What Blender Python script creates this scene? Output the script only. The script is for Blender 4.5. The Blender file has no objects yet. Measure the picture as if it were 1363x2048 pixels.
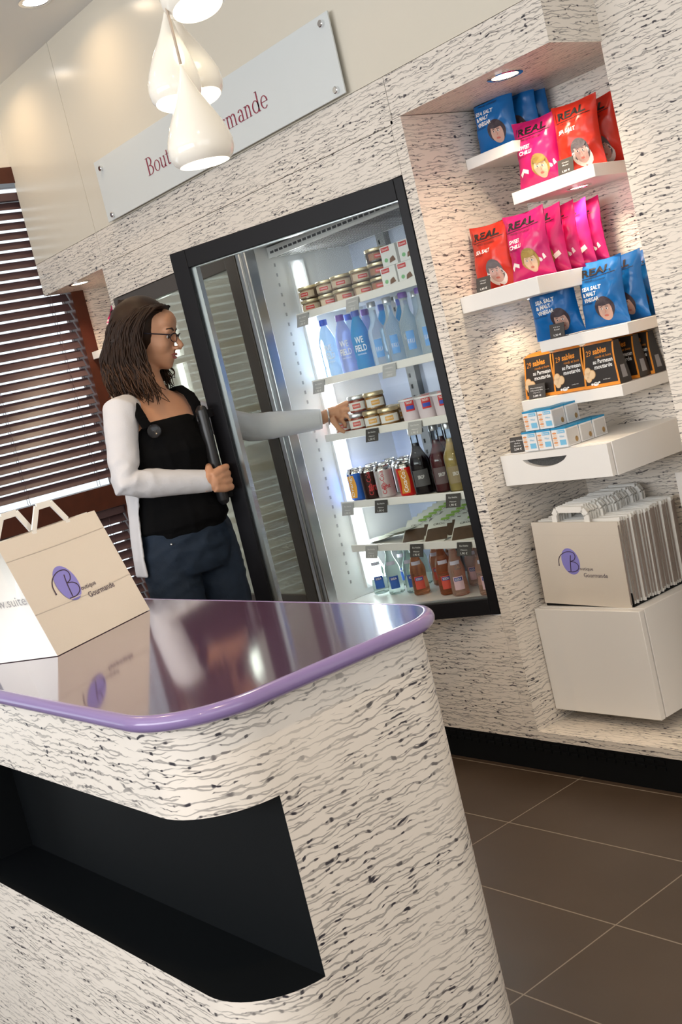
import bpy, bmesh, math, random
from mathutils import Vector, Matrix, noise
random.seed(7)
C = bpy.context.scene.collection
PI = math.pi
# ---------------------------------------------------------------- camera
F_PX = 2318.08; YAW = 0.9236343; PITCH = 0.1178190; ROLL = -0.2347810; CAM_H = 1.30
cy, sy, cp, sp = math.cos(YAW), math.sin(YAW), math.cos(PITCH), math.sin(PITCH)
fwd = Vector((-sy*cp, cy*cp, -sp)); rgt = Vector((cy, sy, 0)); upv = rgt.cross(fwd)
cr, sr = math.cos(ROLL), math.sin(ROLL)
R2 = cr*rgt + sr*upv; U2 = -sr*rgt + cr*upv
cam_d = bpy.data.cameras.new('camera'); cam = bpy.data.objects.new('camera', cam_d); C.objects.link(cam)
cam.matrix_world = Matrix(((R2.x, U2.x, -fwd.x, 0), (R2.y, U2.y, -fwd.y, 0), (R2.z, U2.z, -fwd.z, CAM_H), (0, 0, 0, 1)))
cam_d.sensor_fit = 'VERTICAL'; cam_d.sensor_height = 36.0; cam_d.lens = 36.0*F_PX/2048.0
cam_d.clip_start = 0.05; cam_d.clip_end = 100
bpy.context.scene.camera = cam
# ---------------------------------------------------------------- world and exposure
sc = bpy.context.scene
sc.view_settings.view_transform = 'Standard'; sc.view_settings.look = 'None'
sc.view_settings.gamma = 1.0; sc.view_settings.use_curve_mapping = False
sc.view_settings.exposure = 0.2
W = bpy.data.worlds.new('world'); sc.world = W; W.use_nodes = True
bg = W.node_tree.nodes['Background']; bg.inputs[0].default_value = (0.94, 0.97, 1.0, 1); bg.inputs[1].default_value = 1.5
WARM = (1.0, 0.80, 0.56)
def area(name, loc, size, power, col=(1, 1, 1), rot=(0, 0, 0), spread=PI, sizey=None):
    d = bpy.data.lights.new(name, 'AREA'); d.energy = power; d.color = col; d.size = size; d.spread = spread
    if sizey: d.shape = 'RECTANGLE'; d.size_y = sizey
    else: d.shape = 'DISK'
    o = bpy.data.objects.new(name, d); C.objects.link(o); o.location = loc; o.rotation_euler = rot
    return o

# ---------------------------------------------------------------- measuring helper (photo point + depth along the view axis -> place in the room)
def pt(x, y, t):
    v = R2*((x-681.5)/F_PX) - U2*((y-1024)/F_PX) + fwd
    return Vector((0, 0, CAM_H)) + v*t

# ---------------------------------------------------------------- materials
MATS = {}
def nt(name):
    m = bpy.data.materials.new(name); m.use_nodes = True
    return m, m.node_tree, m.node_tree.nodes['Principled BSDF']
def mat(name, col, rough=0.5, metal=0.0, emit=None, es=0.0, trans=0.0, ior=1.45, coat=0.0, bump=0.0, bscale=200, sss=0.0, alpha=1.0, vary=0.0, vscale=8, spec=0.5):
    if name in MATS: return MATS[name]
    m, t, b = nt(name)
    b.inputs['Base Color'].default_value = (*col, 1); b.inputs['Roughness'].default_value = rough
    b.inputs['Metallic'].default_value = metal; b.inputs['IOR'].default_value = ior
    b.inputs['Transmission Weight'].default_value = trans; b.inputs['Coat Weight'].default_value = coat
    b.inputs['Coat Roughness'].default_value = 0.08; b.inputs['Specular IOR Level'].default_value = spec; b.inputs['Alpha'].default_value = alpha
    if sss: b.inputs['Subsurface Weight'].default_value = sss; b.inputs['Subsurface Radius'].default_value = (0.012, 0.005, 0.003)
    if emit: b.inputs['Emission Color'].default_value = (*emit, 1); b.inputs['Emission Strength'].default_value = es
    tc = t.nodes.new('ShaderNodeTexCoord')
    if vary:
        n = t.nodes.new('ShaderNodeTexNoise'); n.inputs['Scale'].default_value = vscale; n.inputs['Detail'].default_value = 5
        t.links.new(tc.outputs['Object'], n.inputs['Vector'])
        mx = t.nodes.new('ShaderNodeMix'); mx.data_type = 'RGBA'
        mx.inputs[6].default_value = (*[c*(1-vary) for c in col], 1); mx.inputs[7].default_value = (*[min(1, c*(1+vary)) for c in col], 1)
        t.links.new(n.outputs['Fac'], mx.inputs[0]); t.links.new(mx.outputs[2], b.inputs['Base Color'])
    if bump:
        n = t.nodes.new('ShaderNodeTexNoise'); n.inputs['Scale'].default_value = bscale; n.inputs['Detail'].default_value = 3
        t.links.new(tc.outputs['Object'], n.inputs['Vector'])
        bp = t.nodes.new('ShaderNodeBump'); bp.inputs['Strength'].default_value = bump; bp.inputs['Distance'].default_value = 0.002
        t.links.new(n.outputs['Fac'], bp.inputs['Height']); t.links.new(bp.outputs[0], b.inputs['Normal'])
    MATS[name] = m; return m
def thin_glass(name, tint=(1, 1, 1), refl=1.0, haze=0.0, hazecol=(0.8, 0.8, 0.8)):
    m = bpy.data.materials.new(name); m.use_nodes = True; t = m.node_tree; t.nodes.clear()
    o = t.nodes.new('ShaderNodeOutputMaterial'); tr = t.nodes.new('ShaderNodeBsdfTransparent'); tr.inputs[0].default_value = (*tint, 1)
    gl = t.nodes.new('ShaderNodeBsdfGlossy'); gl.inputs['Roughness'].default_value = 0.01
    fr = t.nodes.new('ShaderNodeFresnel'); fr.inputs[0].default_value = 1.5
    mu = t.nodes.new('ShaderNodeMath'); mu.operation = 'MULTIPLY'; mu.inputs[1].default_value = refl
    mx = t.nodes.new('ShaderNodeMixShader'); t.links.new(fr.outputs[0], mu.inputs[0]); t.links.new(mu.outputs[0], mx.inputs[0])
    base = tr
    if haze:
        df = t.nodes.new('ShaderNodeBsdfDiffuse'); df.inputs[0].default_value = (*hazecol, 1)
        m2 = t.nodes.new('ShaderNodeMixShader'); m2.inputs[0].default_value = haze
        t.links.new(tr.outputs[0], m2.inputs[1]); t.links.new(df.outputs[0], m2.inputs[2]); base = m2
    t.links.new(base.outputs[0], mx.inputs[1]); t.links.new(gl.outputs[0], mx.inputs[2]); t.links.new(mx.outputs[0], o.inputs[0])
    MATS[name] = m; return m
def clad_material():
    """cream laminate printed with short wavy ink strokes; reads the UV map, which is in metres"""
    m, t, b = nt('inked_laminate'); N = t.nodes; L = t.links
    uv = N.new('ShaderNodeUVMap'); uv.uv_map = 'UVMap'
    def mp(sx, sy_, off=(0, 0, 0), src=None):
        a = N.new('ShaderNodeMapping'); a.inputs['Scale'].default_value = (sx, sy_, 1); a.inputs['Location'].default_value = off
        L.new(src or uv.outputs[0], a.inputs[0]); return a.outputs[0]
    def noi(vec, scale=1, det=2, rough=.5):
        n = N.new('ShaderNodeTexNoise'); n.noise_dimensions = '2D'; n.inputs['Scale'].default_value = scale; n.inputs['Detail'].default_value = det; n.inputs['Roughness'].default_value = rough
        L.new(vec, n.inputs['Vector']); return n.outputs['Fac']
    def ma(op, a, b_=None, c=None):
        n = N.new('ShaderNodeMath'); n.operation = op
        for i, v in enumerate((a, b_, c)):
            if v is None: continue
            if isinstance(v, (int, float)): n.inputs[i].default_value = v
            else: L.new(v, n.inputs[i])
        return n.outputs[0]
    def smooth(x, lo, hi):
        n = N.new('ShaderNodeMapRange'); n.interpolation_type = 'SMOOTHSTEP'; n.inputs[1].default_value = lo; n.inputs[2].default_value = hi
        L.new(x, n.inputs[0]); return n.outputs[0]
    sep = N.new('ShaderNodeSeparateXYZ'); L.new(uv.outputs[0], sep.inputs[0]); U, V = sep.outputs[0], sep.outputs[1]
    def comb(x, y):
        c = N.new('ShaderNodeCombineXYZ')
        for i, q in enumerate((x, y)):
            if isinstance(q, (int, float)): c.inputs[i].default_value = q
            else: L.new(q, c.inputs[i])
        return c.outputs[0]
    clump = smooth(noi(mp(5, 9, (2, 9, 0)), 1, 2), .30, .58)       # some areas carry fewer strokes
    tot = None
    for F, am, sx, sv, k1, k2, thr, off in ((52, .62, 15, 22, 11, 2.31, .37, 3.3), (70, .68, 18, 28, 14, 3.77, .39, 11.9), (94, .75, 22, 34, 18, 5.13, .41, 27.1)):
        nz = noi(mp(sx, sv, (off, off*2, 0)), 1, 2.5, .55)
        t_ = ma('ADD', ma('MULTIPLY', V, float(F)), ma('MULTIPLY', nz, am*2.2)); row = ma('FLOOR', t_); fr_ = ma('ABSOLUTE', ma('SUBTRACT', ma('SUBTRACT', t_, row), .5))
        sg = noi(comb(ma('ADD', ma('MULTIPLY', U, float(k1)), ma('MULTIPLY', row, 17.37)), ma('MULTIPLY', row, k2)), 1, 1.5, .6)
        seg = smooth(sg, thr, thr+.16)
        kn = smooth(noi(comb(ma('ADD', ma('MULTIPLY', U, float(k1*4.5)), ma('MULTIPLY', row, 5.91)), ma('MULTIPLY', row, k2+1.3)), 1, 0, .5), .66, .80)
        hw = ma('MULTIPLY', seg, ma('ADD', .058*F/50, ma('MULTIPLY', kn, .062)))       # half width of the stroke
        ln = ma('SUBTRACT', 1.0, smooth(ma('SUBTRACT', fr_, hw), -.035, .035))
        ln = ma('MULTIPLY', ln, smooth(seg, .02, .25))
        s = ma('MULTIPLY', ln, ma('ADD', .54, ma('MULTIPLY', kn, .46)))
        tot = s if tot is None else ma('MAXIMUM', tot, s)
    dark = ma('MULTIPLY', tot, ma('ADD', .50, ma('MULTIPLY', clump, .50)))
    mx = N.new('ShaderNodeMix'); mx.data_type = 'RGBA'; mx.inputs[6].default_value = (.82, .755, .675, 1); mx.inputs[7].default_value = (.035, .032, .042, 1)
    L.new(dark, mx.inputs[0]); L.new(mx.outputs[2], b.inputs['Base Color']); b.inputs['Roughness'].default_value = .36
    return m
CLAD = clad_material()
def floor_material():
    m, t, b = nt('floor_tile'); N = t.nodes; L = t.links
    tc = N.new('ShaderNodeTexCoord'); sx = N.new('ShaderNodeSeparateXYZ'); L.new(tc.outputs['Object'], sx.inputs[0])
    def line(out, off, per, half):
        a = N.new('ShaderNodeMath'); a.operation = 'SUBTRACT'; L.new(out, a.inputs[0]); a.inputs[1].default_value = off
        p = N.new('ShaderNodeMath'); p.operation = 'PINGPONG'; L.new(a.outputs[0], p.inputs[0]); p.inputs[1].default_value = per/2
        c = N.new('ShaderNodeMath'); c.operation = 'LESS_THAN'; L.new(p.outputs[0], c.inputs[0]); c.inputs[1].default_value = half; return c.outputs[0]
    a = line(sx.outputs[0], -2.277, .601, .0017); c = line(sx.outputs[1], 2.333, .3005, .0017)
    mxx = N.new('ShaderNodeMath'); mxx.operation = 'MAXIMUM'; L.new(a, mxx.inputs[0]); L.new(c, mxx.inputs[1])
    n = N.new('ShaderNodeTexNoise'); n.inputs['Scale'].default_value = 2.2; n.inputs['Detail'].default_value = 6; L.new(tc.outputs['Object'], n.inputs['Vector'])
    r = N.new('ShaderNodeValToRGB'); r.color_ramp.elements[0].position = .35; r.color_ramp.elements[0].color = (.050, .032, .020, 1); r.color_ramp.elements[1].position = .7; r.color_ramp.elements[1].color = (.068, .047, .033, 1)
    L.new(n.outputs['Fac'], r.inputs[0])
    mx = N.new('ShaderNodeMix'); mx.data_type = 'RGBA'; mx.inputs[7].default_value = (.23, .19, .15, 1)
    L.new(mxx.outputs[0], mx.inputs[0]); L.new(r.outputs[0], mx.inputs[6]); L.new(mx.outputs[2], b.inputs['Base Color']); b.inputs['Roughness'].default_value = .38
    return m
FLOOR = floor_material()
PLASTER = mat('cream_lacquer', (.73, .68, .575), .22)
WALLP = mat('wall_paint', (.80, .76, .68), .7)
CEIL = mat('ceiling_paint', (.90, .90, .88), .6)
BLACK = mat('black_laminate', (.0035, .0045, .0055), .5, spec=.22)
WHITE = mat('white_lacquer', (.84, .82, .79), .32)
FRIDGEW = mat('fridge_liner_white', (.80, .82, .84), .35)
FRIDGEB = mat('fridge_back_panel', (.44, .50, .64), .4)
STEEL = mat('brushed_steel', (.62, .64, .66), .3, 1.0)
CHROME = mat('chrome', (.8, .8, .8), .08, 1.0)
DKFRAME = mat('door_frame_black', (.008, .008, .010), .4, spec=.22)
GREYFRAME = mat('door_frame_grey_brown', (.075, .065, .058), .4)
PURPLE = mat('counter_top_purple', (.10, .052, .095), .07, coat=1.0)
PURPLE_E = mat('counter_edge_lilac', (.25, .18, .38), .22, coat=.5)
WOOD = mat('red_brown_wood', (.075, .018, .008), .4, vary=.35, vscale=20)
SLAT = mat('brown_slat', (.105, .06, .062), .4)
LED = mat('led_tube', (1, 1, 1), .4, emit=(.95, .98, 1.0), es=6.5)
LAMP = mat('lamp_glow', (1, 1, 1), .4, emit=(1, .83, .60), es=9)
LAMPW = mat('lamp_glow_white', (1, 1, 1), .4, emit=(1, .93, .85), es=9)
SHADE = mat('white_porcelain_shade', (.76, .73, .66), .12, coat=.6, emit=(1, .88, .68), es=.10)
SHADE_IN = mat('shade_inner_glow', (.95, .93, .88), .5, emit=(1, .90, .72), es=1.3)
DGLASS = thin_glass('door_glass', (.94, .96, .95), .10)
DGLASS2 = thin_glass('left_door_glass', (.80, .83, .76), .5, haze=.42, hazecol=(.62, .62, .54))
CLEAR = thin_glass('clear_glass', (.90, .95, .97), 1.2)
SIGNP = mat('frosted_sign_plate', (.70, .735, .73), .3)
ROSE = mat('sign_lettering_rose', (.30, .035, .07), .5)
PAPER = mat('bag_paper_cream', (.68, .615, .535), .75, bump=.15, bscale=300)
PAPERW = mat('bag_paper_white', (.84, .83, .79), .7)
LILAC = mat('logo_lilac', (.25, .23, .62), .6)
INK = mat('logo_ink', (.05, .03, .06), .6)
TXT_W = mat('print_white', (.88, .87, .85), .5)
TXT_K = mat('print_black', (.012, .01, .01), .5)
CARD_D = mat('price_card_dark', (.06, .055, .052), .45)
SKIN = mat('skin', (.56, .29, .17), .5, sss=.12, vary=.06, vscale=30)
# ---------------------------------------------------------------- geometry collector
class G:
    def __init__(s): s.v = []; s.f = []; s.m = []; s.uv = {}
    def add(s, vs, fs, mi=0):
        o = len(s.v); s.v += [Vector(v) for v in vs]
        for f in fs: s.f.append([i+o for i in f]); s.m.append(mi)
        return o
    def box(s, x0, x1, y0, y1, z0, z1, mi=0, M=None):
        vs = [Vector(p) for p in ((x0, y0, z0), (x1, y0, z0), (x1, y1, z0), (x0, y1, z0), (x0, y0, z1), (x1, y0, z1), (x1, y1, z1), (x0, y1, z1))]
        if M: vs = [M @ v for v in vs]
        s.add(vs, [(0, 3, 2, 1), (4, 5, 6, 7), (0, 1, 5, 4), (1, 2, 6, 5), (2, 3, 7, 6), (3, 0, 4, 7)], mi); return s
    def prism(s, pts, z0, z1, mi=0, M=None):
        """outline in xy extruded along z (then M)"""
        n = len(pts); vs = [Vector((p[0], p[1], z0)) for p in pts]+[Vector((p[0], p[1], z1)) for p in pts]
        if M: vs = [M @ v for v in vs]
        fs = [tuple(range(n-1, -1, -1)), tuple(range(n, 2*n))]+[(i, (i+1) % n, n+(i+1) % n, n+i) for i in range(n)]
        s.add(vs, fs, mi); return s
    def rings(s, R, mi=0, cap=True, closed=True):
        n = len(R[0]); vs = [p for r in R for p in r]; fs = []
        for i in range(len(R)-1):
            for j in range(n if closed else n-1):
                k = (j+1) % n; fs.append((i*n+j, i*n+k, (i+1)*n+k, (i+1)*n+j))
        if cap and closed: fs.append(tuple(range(n-1, -1, -1))); fs.append(tuple(range((len(R)-1)*n, len(R)*n)))
        s.add(vs, fs, mi); return s
    def lathe(s, prof, c=(0, 0, 0), n=20, mi=0, cap=True):
        c = Vector(c); R = [[c+Vector((r*math.cos(2*PI*j/n), r*math.sin(2*PI*j/n), z)) for j in range(n)] for r, z in prof]
        return s.rings(R, mi, cap)
    def tube(s, path, rad, n=8, mi=0, flat=1.0, cap=True):
        path = [Vector(p) for p in path]; k = len(path)
        if not isinstance(rad, (list, tuple)): rad = [rad]*k
        R = []; prev = None
        for i, p in enumerate(path):
            t = (path[min(i+1, k-1)]-path[max(i-1, 0)]).normalized()
            if prev is None:
                a = Vector((0, 0, 1)) if abs(t.z) < .9 else Vector((1, 0, 0)); u = t.cross(a).normalized()
            else: u = (prev-t*prev.dot(t)).normalized()
            prev = u; w = t.cross(u)
            R.append([p+(u*math.cos(2*PI*j/n)+w*math.sin(2*PI*j/n)*flat)*rad[i] for j in range(n)])
        return s.rings(R, mi, cap)
    def ell(s, c, r, M=None, n=16, mi=0):
        c = Vector(c); R = []
        for i in range(n//2+1):
            th = PI*(i+.001)/(n//2+.002); R.append([Vector((math.sin(th)*math.cos(2*PI*j/n)*r[0], math.sin(th)*math.sin(2*PI*j/n)*r[1], -math.cos(th)*r[2])) for j in range(n)])
        R = [[c+((M @ p) if M else p) for p in q] for q in R]
        return s.rings(R, mi)
    def grid(s, fn, nu, nv, mi=0, flip=False):
        vs = [fn(i/nu, j/nv) for j in range(nv+1) for i in range(nu+1)]; fs = []
        for j in range(nv):
            for i in range(nu):
                a = j*(nu+1)+i; q = (a, a+1, a+nu+2, a+nu+1); fs.append(q[::-1] if flip else q)
        s.add(vs, fs, mi); return s
def tag(o, label=None, cat=None, group=None, kind=None):
    if label: o['label'] = label
    if cat: o['category'] = cat
    if group: o['group'] = group
    if kind: o['kind'] = kind
    return o
def empty(name, loc, label, cat, group=None, rz=0):
    o = bpy.data.objects.new(name, None); C.objects.link(o); o.location = loc; o.rotation_euler = (0, 0, rz); o.empty_display_size = .05
    return tag(o, label, cat, group)
def obj(name, g, mats, parent=None, bevel=0, world=False, smooth=True, fix=True, seg=2, ang=38):
    me = bpy.data.meshes.new(name)
    vs = g.v
    if world and parent is not None: vs = [v-origin(parent) for v in vs]
    me.from_pydata([tuple(v) for v in vs], [], g.f); me.update()
    if not isinstance(mats, (list, tuple)): mats = [mats]
    for m in mats: me.materials.append(m)
    for p, i in zip(me.polygons, g.m): p.material_index = i
    if fix:
        b = bmesh.new(); b.from_mesh(me); bmesh.ops.recalc_face_normals(b, faces=b.faces); b.to_mesh(me); b.free()
    if smooth:
        me.polygons.foreach_set('use_smooth', [True]*len(me.polygons)); me.set_sharp_from_angle(angle=math.radians(ang))
    o = bpy.data.objects.new(name, me); C.objects.link(o)
    if parent is not None: o.parent = parent
    if bevel:
        md = o.modifiers.new('bevel', 'BEVEL'); md.width = bevel; md.segments = seg; md.limit_method = 'ANGLE'; md.angle_limit = math.radians(35)
    return o
def origin(p):
    v = Vector(p.location)
    while p.parent is not None: p = p.parent; v += Vector(p.location)
    return v
def boxuv(o, du=0, dv=0):
    me = o.data; uv = me.uv_layers.new(name='UVMap')
    for p in me.polygons:
        n = p.normal
        for li in p.loop_indices:
            c = me.vertices[me.loops[li].vertex_index].co
            if abs(n.y) >= abs(n.x) and abs(n.y) >= abs(n.z): q = (c.x, c.z)
            elif abs(n.x) >= abs(n.z): q = (c.y+5.3, c.z)
            else: q = (c.x, c.y+9.1)
            uv.data[li].uv = (q[0]+du, q[1]+dv)
    return o
def structure(name, g, m, bevel=0): return tag(obj(name, g, m, bevel=bevel, smooth=False), kind='structure')
def bake(o, remesh=0.0, smooth=0, mats=None, dec=0):
    """apply voxel remesh and smoothing to a mesh object, leaving one continuous surface"""
    if remesh:
        m = o.modifiers.new('r', 'REMESH'); m.mode = 'VOXEL'; m.voxel_size = remesh; m.use_smooth_shade = True
    if smooth:
        m = o.modifiers.new('s', 'SMOOTH'); m.factor = .5; m.iterations = smooth
    dg = bpy.context.evaluated_depsgraph_get(); ev = o.evaluated_get(dg); me = bpy.data.meshes.new_from_object(ev)
    o.modifiers.clear(); old = o.data; o.data = me
    if mats:
        me.materials.clear()
        for q in mats: me.materials.append(q)
    me.polygons.foreach_set('use_smooth', [True]*len(me.polygons))
    bpy.data.meshes.remove(old); return o
def copy_tree(o, parent=None):
    c = o.copy(); C.objects.link(c)
    if parent is not None: c.parent = parent; c.matrix_parent_inverse = o.matrix_parent_inverse.copy()
    for ch in list(o.children): copy_tree(ch, c)
    return c
# ---------------------------------------------------------------- lettering
TCACHE = {}
def letters(body, bold=0.0, shear=0.0, space=1.0):
    k = (body, bold, shear, space)
    if k in TCACHE: return TCACHE[k]
    cu = bpy.data.curves.new('t', 'FONT'); cu.body = body; cu.size = 1; cu.offset = bold; cu.shear = shear; cu.space_character = space; cu.resolution_u = 2; cu.fill_mode = 'FRONT'; cu.align_x = 'LEFT'
    o = bpy.data.objects.new('t', cu); C.objects.link(o)
    dg = bpy.context.evaluated_depsgraph_get(); me = bpy.data.meshes.new_from_object(o.evaluated_get(dg))
    vs = [(v.co.x, v.co.y) for v in me.vertices]; fs = [tuple(p.vertices) for p in me.polygons]
    bpy.data.objects.remove(o); bpy.data.curves.remove(cu); bpy.data.meshes.remove(me)
    x0 = min(v[0] for v in vs); x1 = max(v[0] for v in vs); y0 = min(v[1] for v in vs); y1 = max(v[1] for v in vs)
    TCACHE[k] = (vs, fs, x0, x1, y0, y1); return TCACHE[k]
def put_text(g, body, fn, u0, v0, w, h, mi=0, bold=0.0, shear=0.0, skew=0.0):
    """map lettering to box (u0,v0,w,h) of a surface function fn(u,v)"""
    vs, fs, x0, x1, y0, y1 = letters(body, bold, shear)
    g.add([fn(u0+(x-x0)/(x1-x0)*w, v0+(y-y0)/(y1-y0)*h+skew*(x-x0)/(x1-x0)) for x, y in vs], fs, mi)
def disc(g, fn, cu, cv, ru, rv, mi, n=20, rot=0, a0=0, a1=2*PI):
    full = a1-a0 > 6.2; m = n if full else n+1; vs = [fn(cu, cv)]; fs = []; K = 3 if max(ru, rv) > .07 else 1
    for k in range(1, K+1):
        for i in range(m):
            a = a0+(a1-a0)*i/n; x, y = ru*k/K*math.cos(a), rv*k/K*math.sin(a)
            vs.append(fn(cu+x*math.cos(rot)-y*math.sin(rot), cv+x*math.sin(rot)+y*math.cos(rot)))
    for i in range(m if full else m-1):
        j = (i+1) % m; fs.append((0, 1+i, 1+j))
        for k in range(K-1): fs.append((1+k*m+i, 1+(k+1)*m+i, 1+(k+1)*m+j, 1+k*m+j))
    g.add(vs, fs, mi)
def ribbon(g, fn, pts, w, mi):
    """brush stroke of width w (list or number) through uv points"""
    k = len(pts); L_, R_ = [], []
    for i, p in enumerate(pts):
        a = pts[max(i-1, 0)]; b = pts[min(i+1, k-1)]; dx, dy = b[0]-a[0], b[1]-a[1]; d = math.hypot(dx, dy) or 1
        ww = (w[i] if isinstance(w, (list, tuple)) else w)/2; L_.append((p[0]-dy/d*ww, p[1]+dx/d*ww)); R_.append((p[0]+dy/d*ww, p[1]-dx/d*ww))
    g.add([fn(*q) for q in L_]+[fn(*q) for q in R_], [(i, i+1, k+i+1, k+i) for i in range(k-1)], mi)
def smoothpath(pts, n=6):
    out = []
    for i in range(len(pts)-1):
        p0 = pts[max(i-1, 0)]; p1 = pts[i]; p2 = pts[i+1]; p3 = pts[min(i+2, len(pts)-1)]
        for k in range(n):
            t = k/n; out.append(tuple(.5*((2*b)+(-a+c)*t+(2*a-5*b+4*c-d)*t*t+(-a+3*b-3*c+d)*t**3) for a, b, c, d in zip(p0, p1, p2, p3)))
    out.append(tuple(pts[-1])); return out
# ================================================================= STRUCTURE
WY = 2.348; NB = 2.79; CZ = 2.833; LX = -4.879
g = G(); g.box(-5.2, 3.2, -3.2, 3.0, -.08, 0); structure('floor', g, FLOOR)
g = G(); g.box(-5.2, 1.72, -3.0, 3.0, CZ, CZ+.1); structure('ceiling', g, CEIL)
g = G()
g.box(-4.273, -1.858, WY, NB+.1, 2.072, CZ); g.box(LX, -4.2755, WY, NB+.1, 2.072, CZ)
structure('wall_back', g, PLASTER)
def clad(name, *boxes, bevel=0):
    g = G()
    for b in boxes: g.box(*b)
    o = obj(name, g, CLAD, smooth=False, fix=False); boxuv(o); tag(o, kind='structure')
    if bevel:
        md = o.modifiers.new('b', 'BEVEL'); md.width = bevel; md.segments = 1; md.limit_method = 'ANGLE'
    return o
clad('wall_back_header', (-4.273, -2.4485, WY, NB+.1, 1.9395, 2.0705))
clad('wall_back_header_niche', (-2.4465, -1.858, WY, NB+.1, 1.951, 2.0705))
clad('wall_back_header_left', (LX, -4.2755, WY, NB+.1, 1.93, 2.0705))
clad('wall_back_fridge_surround', (-4.273, -2.4585, WY, WY+.03, 1.799, 1.9375))
clad('wall_back_pier', (-2.457, -2.413, WY, NB, .10, 1.9495))
clad('wall_back_side_pier', (-4.30, -4.277, WY+.002, NB, .10, 1.93))
lower = clad('wall_back_lower', (-2.85, -2.458, WY, WY+.03, .10, .487), (-4.30, -3.10, WY, WY+.03, .10, .487), (-3.10, -2.85, WY, WY+.03, .32, .487), bevel=0)
g = G()
for k in range(11): g.box(-3.10, -2.85, WY, WY+.03, .10+.02*k, .10+.02*k+.0125)
o = obj('vent_slats', g, CLAD, lower, smooth=False); boxuv(o)
g = G(); g.box(-3.11, -2.84, WY+.031, WY+.04, .10, .33); obj('vent_backing', g, BLACK, lower)
clad('wall_niche_back', (-2.413, .9, NB, NB+.06, .126, 1.951))
clad('wall_niche_floor', (-2.4125, .9, WY, NB, .099, .126))
clad('wall_right', (-1.863, .9, 2.553, NB, .126, CZ))
clad('wall_left_niche_back', (LX, -4.30, NB, NB+.06, .1, 1.93))
clad('wall_left_clad', (LX-.03, LX, 2.536, NB+.06, 0, 1.93), bevel=0)
g = G()
g.box(-4.88, .9, WY+.004, WY+.05, 0, .098)
for k in range(60):
    for r in range(2): g.box(-4.0+.034*k, -3.975+.034*k, WY+.001, WY+.004, .078-.018*r, .088-.018*r)
structure('baseboard_back', g, BLACK)
# left wall with the window
g = G()
g.box(LX-.12, LX, -3.2, NB+.1, 2.507, CZ); g.box(LX-.12, LX, -3.2, 2.536, 0, .12); g.box(LX-.12, LX, -3.2, -1.9, .12, 2.507)
g.box(LX-.12, LX-.031, 2.536, NB+.1, 0, 2.507)
structure('wall_left', g, WALLP)
g = G()
g.box(LX-.10, LX+.012, 2.474, 2.536, .12, 2.507); g.box(LX-.10, LX+.012, -1.9, 2.474, 2.437, 2.507); g.box(LX-.10, LX+.012, -1.9, 2.474, .935, 1.04)
g.box(LX-.10, LX+.012, -1.9, -1.84, .12, 2.507); g.box(LX-.10, LX+.012, -1.9, 2.474, .12, .18); g.box(LX-.09, LX-.01, .42, .48, .18, 2.44)
win = structure('window_1', g, WOOD)
g = G(); g.box(LX-.075, LX-.069, -1.84, 2.474, .18, 2.437); o = obj('window_pane', g, CLEAR, win)
def blind(z0, z1, label, y0=.50, y1=2.470):
    root = empty('venetian_blind', (LX-.028, (y0+y1)/2, z0), label, 'blind', 'window blinds')
    g = G(); L2 = (y1-y0)/2; p = .0433; n = int((z1-z0-.035)/p)
    for k in range(n):
        zc = (z1-z0)-.055-p*k; a = math.radians(58); dx = .0200*math.cos(a); dz = .0200*math.sin(a)
        g.add([(-dx, -L2, zc+dz), (dx, -L2, zc-dz), (dx, L2, zc-dz), (-dx, L2, zc+dz), (-dx+.0015, -L2, zc+dz+.0015), (dx+.0015, -L2, zc-dz+.0015), (dx+.0015, L2, zc-dz+.0015), (-dx+.0015, L2, zc+dz+.0015)],
              [(0, 1, 2, 3), (7, 6, 5, 4), (0, 4, 5, 1), (1, 5, 6, 2), (2, 6, 7, 3), (3, 7, 4, 0)])
    obj('slats', g, SLAT, root, smooth=False)
    g = G()
    for yy in (-.7, -.1, .55, .9):
        for dx in (-.012, .013):
            g = G(); g.tube([(dx, yy, 0), (dx, yy, z1-z0)], .0012, 5); obj('ladder_cord', g, SLAT, root)
    g = G(); g.box(-.022, .022, -L2, L2, z1-z0-.035, z1-z0); obj('head_rail', g, SLAT, root, bevel=.002)
    return root
blind(1.045, 2.400, 'tall brown venetian blind in the upper window, above the wooden cross rail')
blind(.19, .932, 'brown venetian blind in the lower window, below the wooden cross rail behind the woman')
blind(1.045, 2.400, 'brown venetian blind of the window bay furthest from the fridges', -1.83, .41)

# rest of the room behind the camera: side wall and a front wall with an assumed wide window
g = G(); g.box(1.6, 1.72, -3.2, NB+.1, 0, .96); g.box(1.6, 1.72, -3.2, NB+.1, 2.54, CZ); g.box(1.6, 1.72, -3.2, -2.2, .96, 2.54); g.box(1.6, 1.72, 1.2, NB+.1, .96, 2.54); structure('wall_side', g, WALLP)
g = G(); g.box(-5.2, 1.72, -2.9, -2.8, 0, 1.0); g.box(-5.2, 1.72, -2.9, -2.8, 2.45, CZ); g.box(-5.2, -4.0, -2.9, -2.8, 1.0, 2.45); g.box(.9, 1.72, -2.9, -2.8, 1.0, 2.45); structure('wall_front', g, WALLP)
g = G()
for x in (-4.0, -2.4, -.8, .85): g.box(x, x+.05, -2.89, -2.81, 1.0, 2.45)
g.box(-4.0, .9, -2.89, -2.81, 1.0, 1.06); g.box(-4.0, .9, -2.89, -2.81, 2.39, 2.45); structure('assumed_front_window', g, WOOD)  # assumed window out of view, framing the added front light
area('assumed_front_light', (-1.55, -2.95, 1.72), 4.8, 118, (.95, .97, 1.0), (PI/2+.42, 0, 0), sizey=1.35)  # added light behind the camera, source assumed; tilted up to brighten the ceiling
g = G()
for y in (-2.2, -.6, 1.15): g.box(1.61, 1.69, y, y+.05, 1.0, 2.5)
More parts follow.
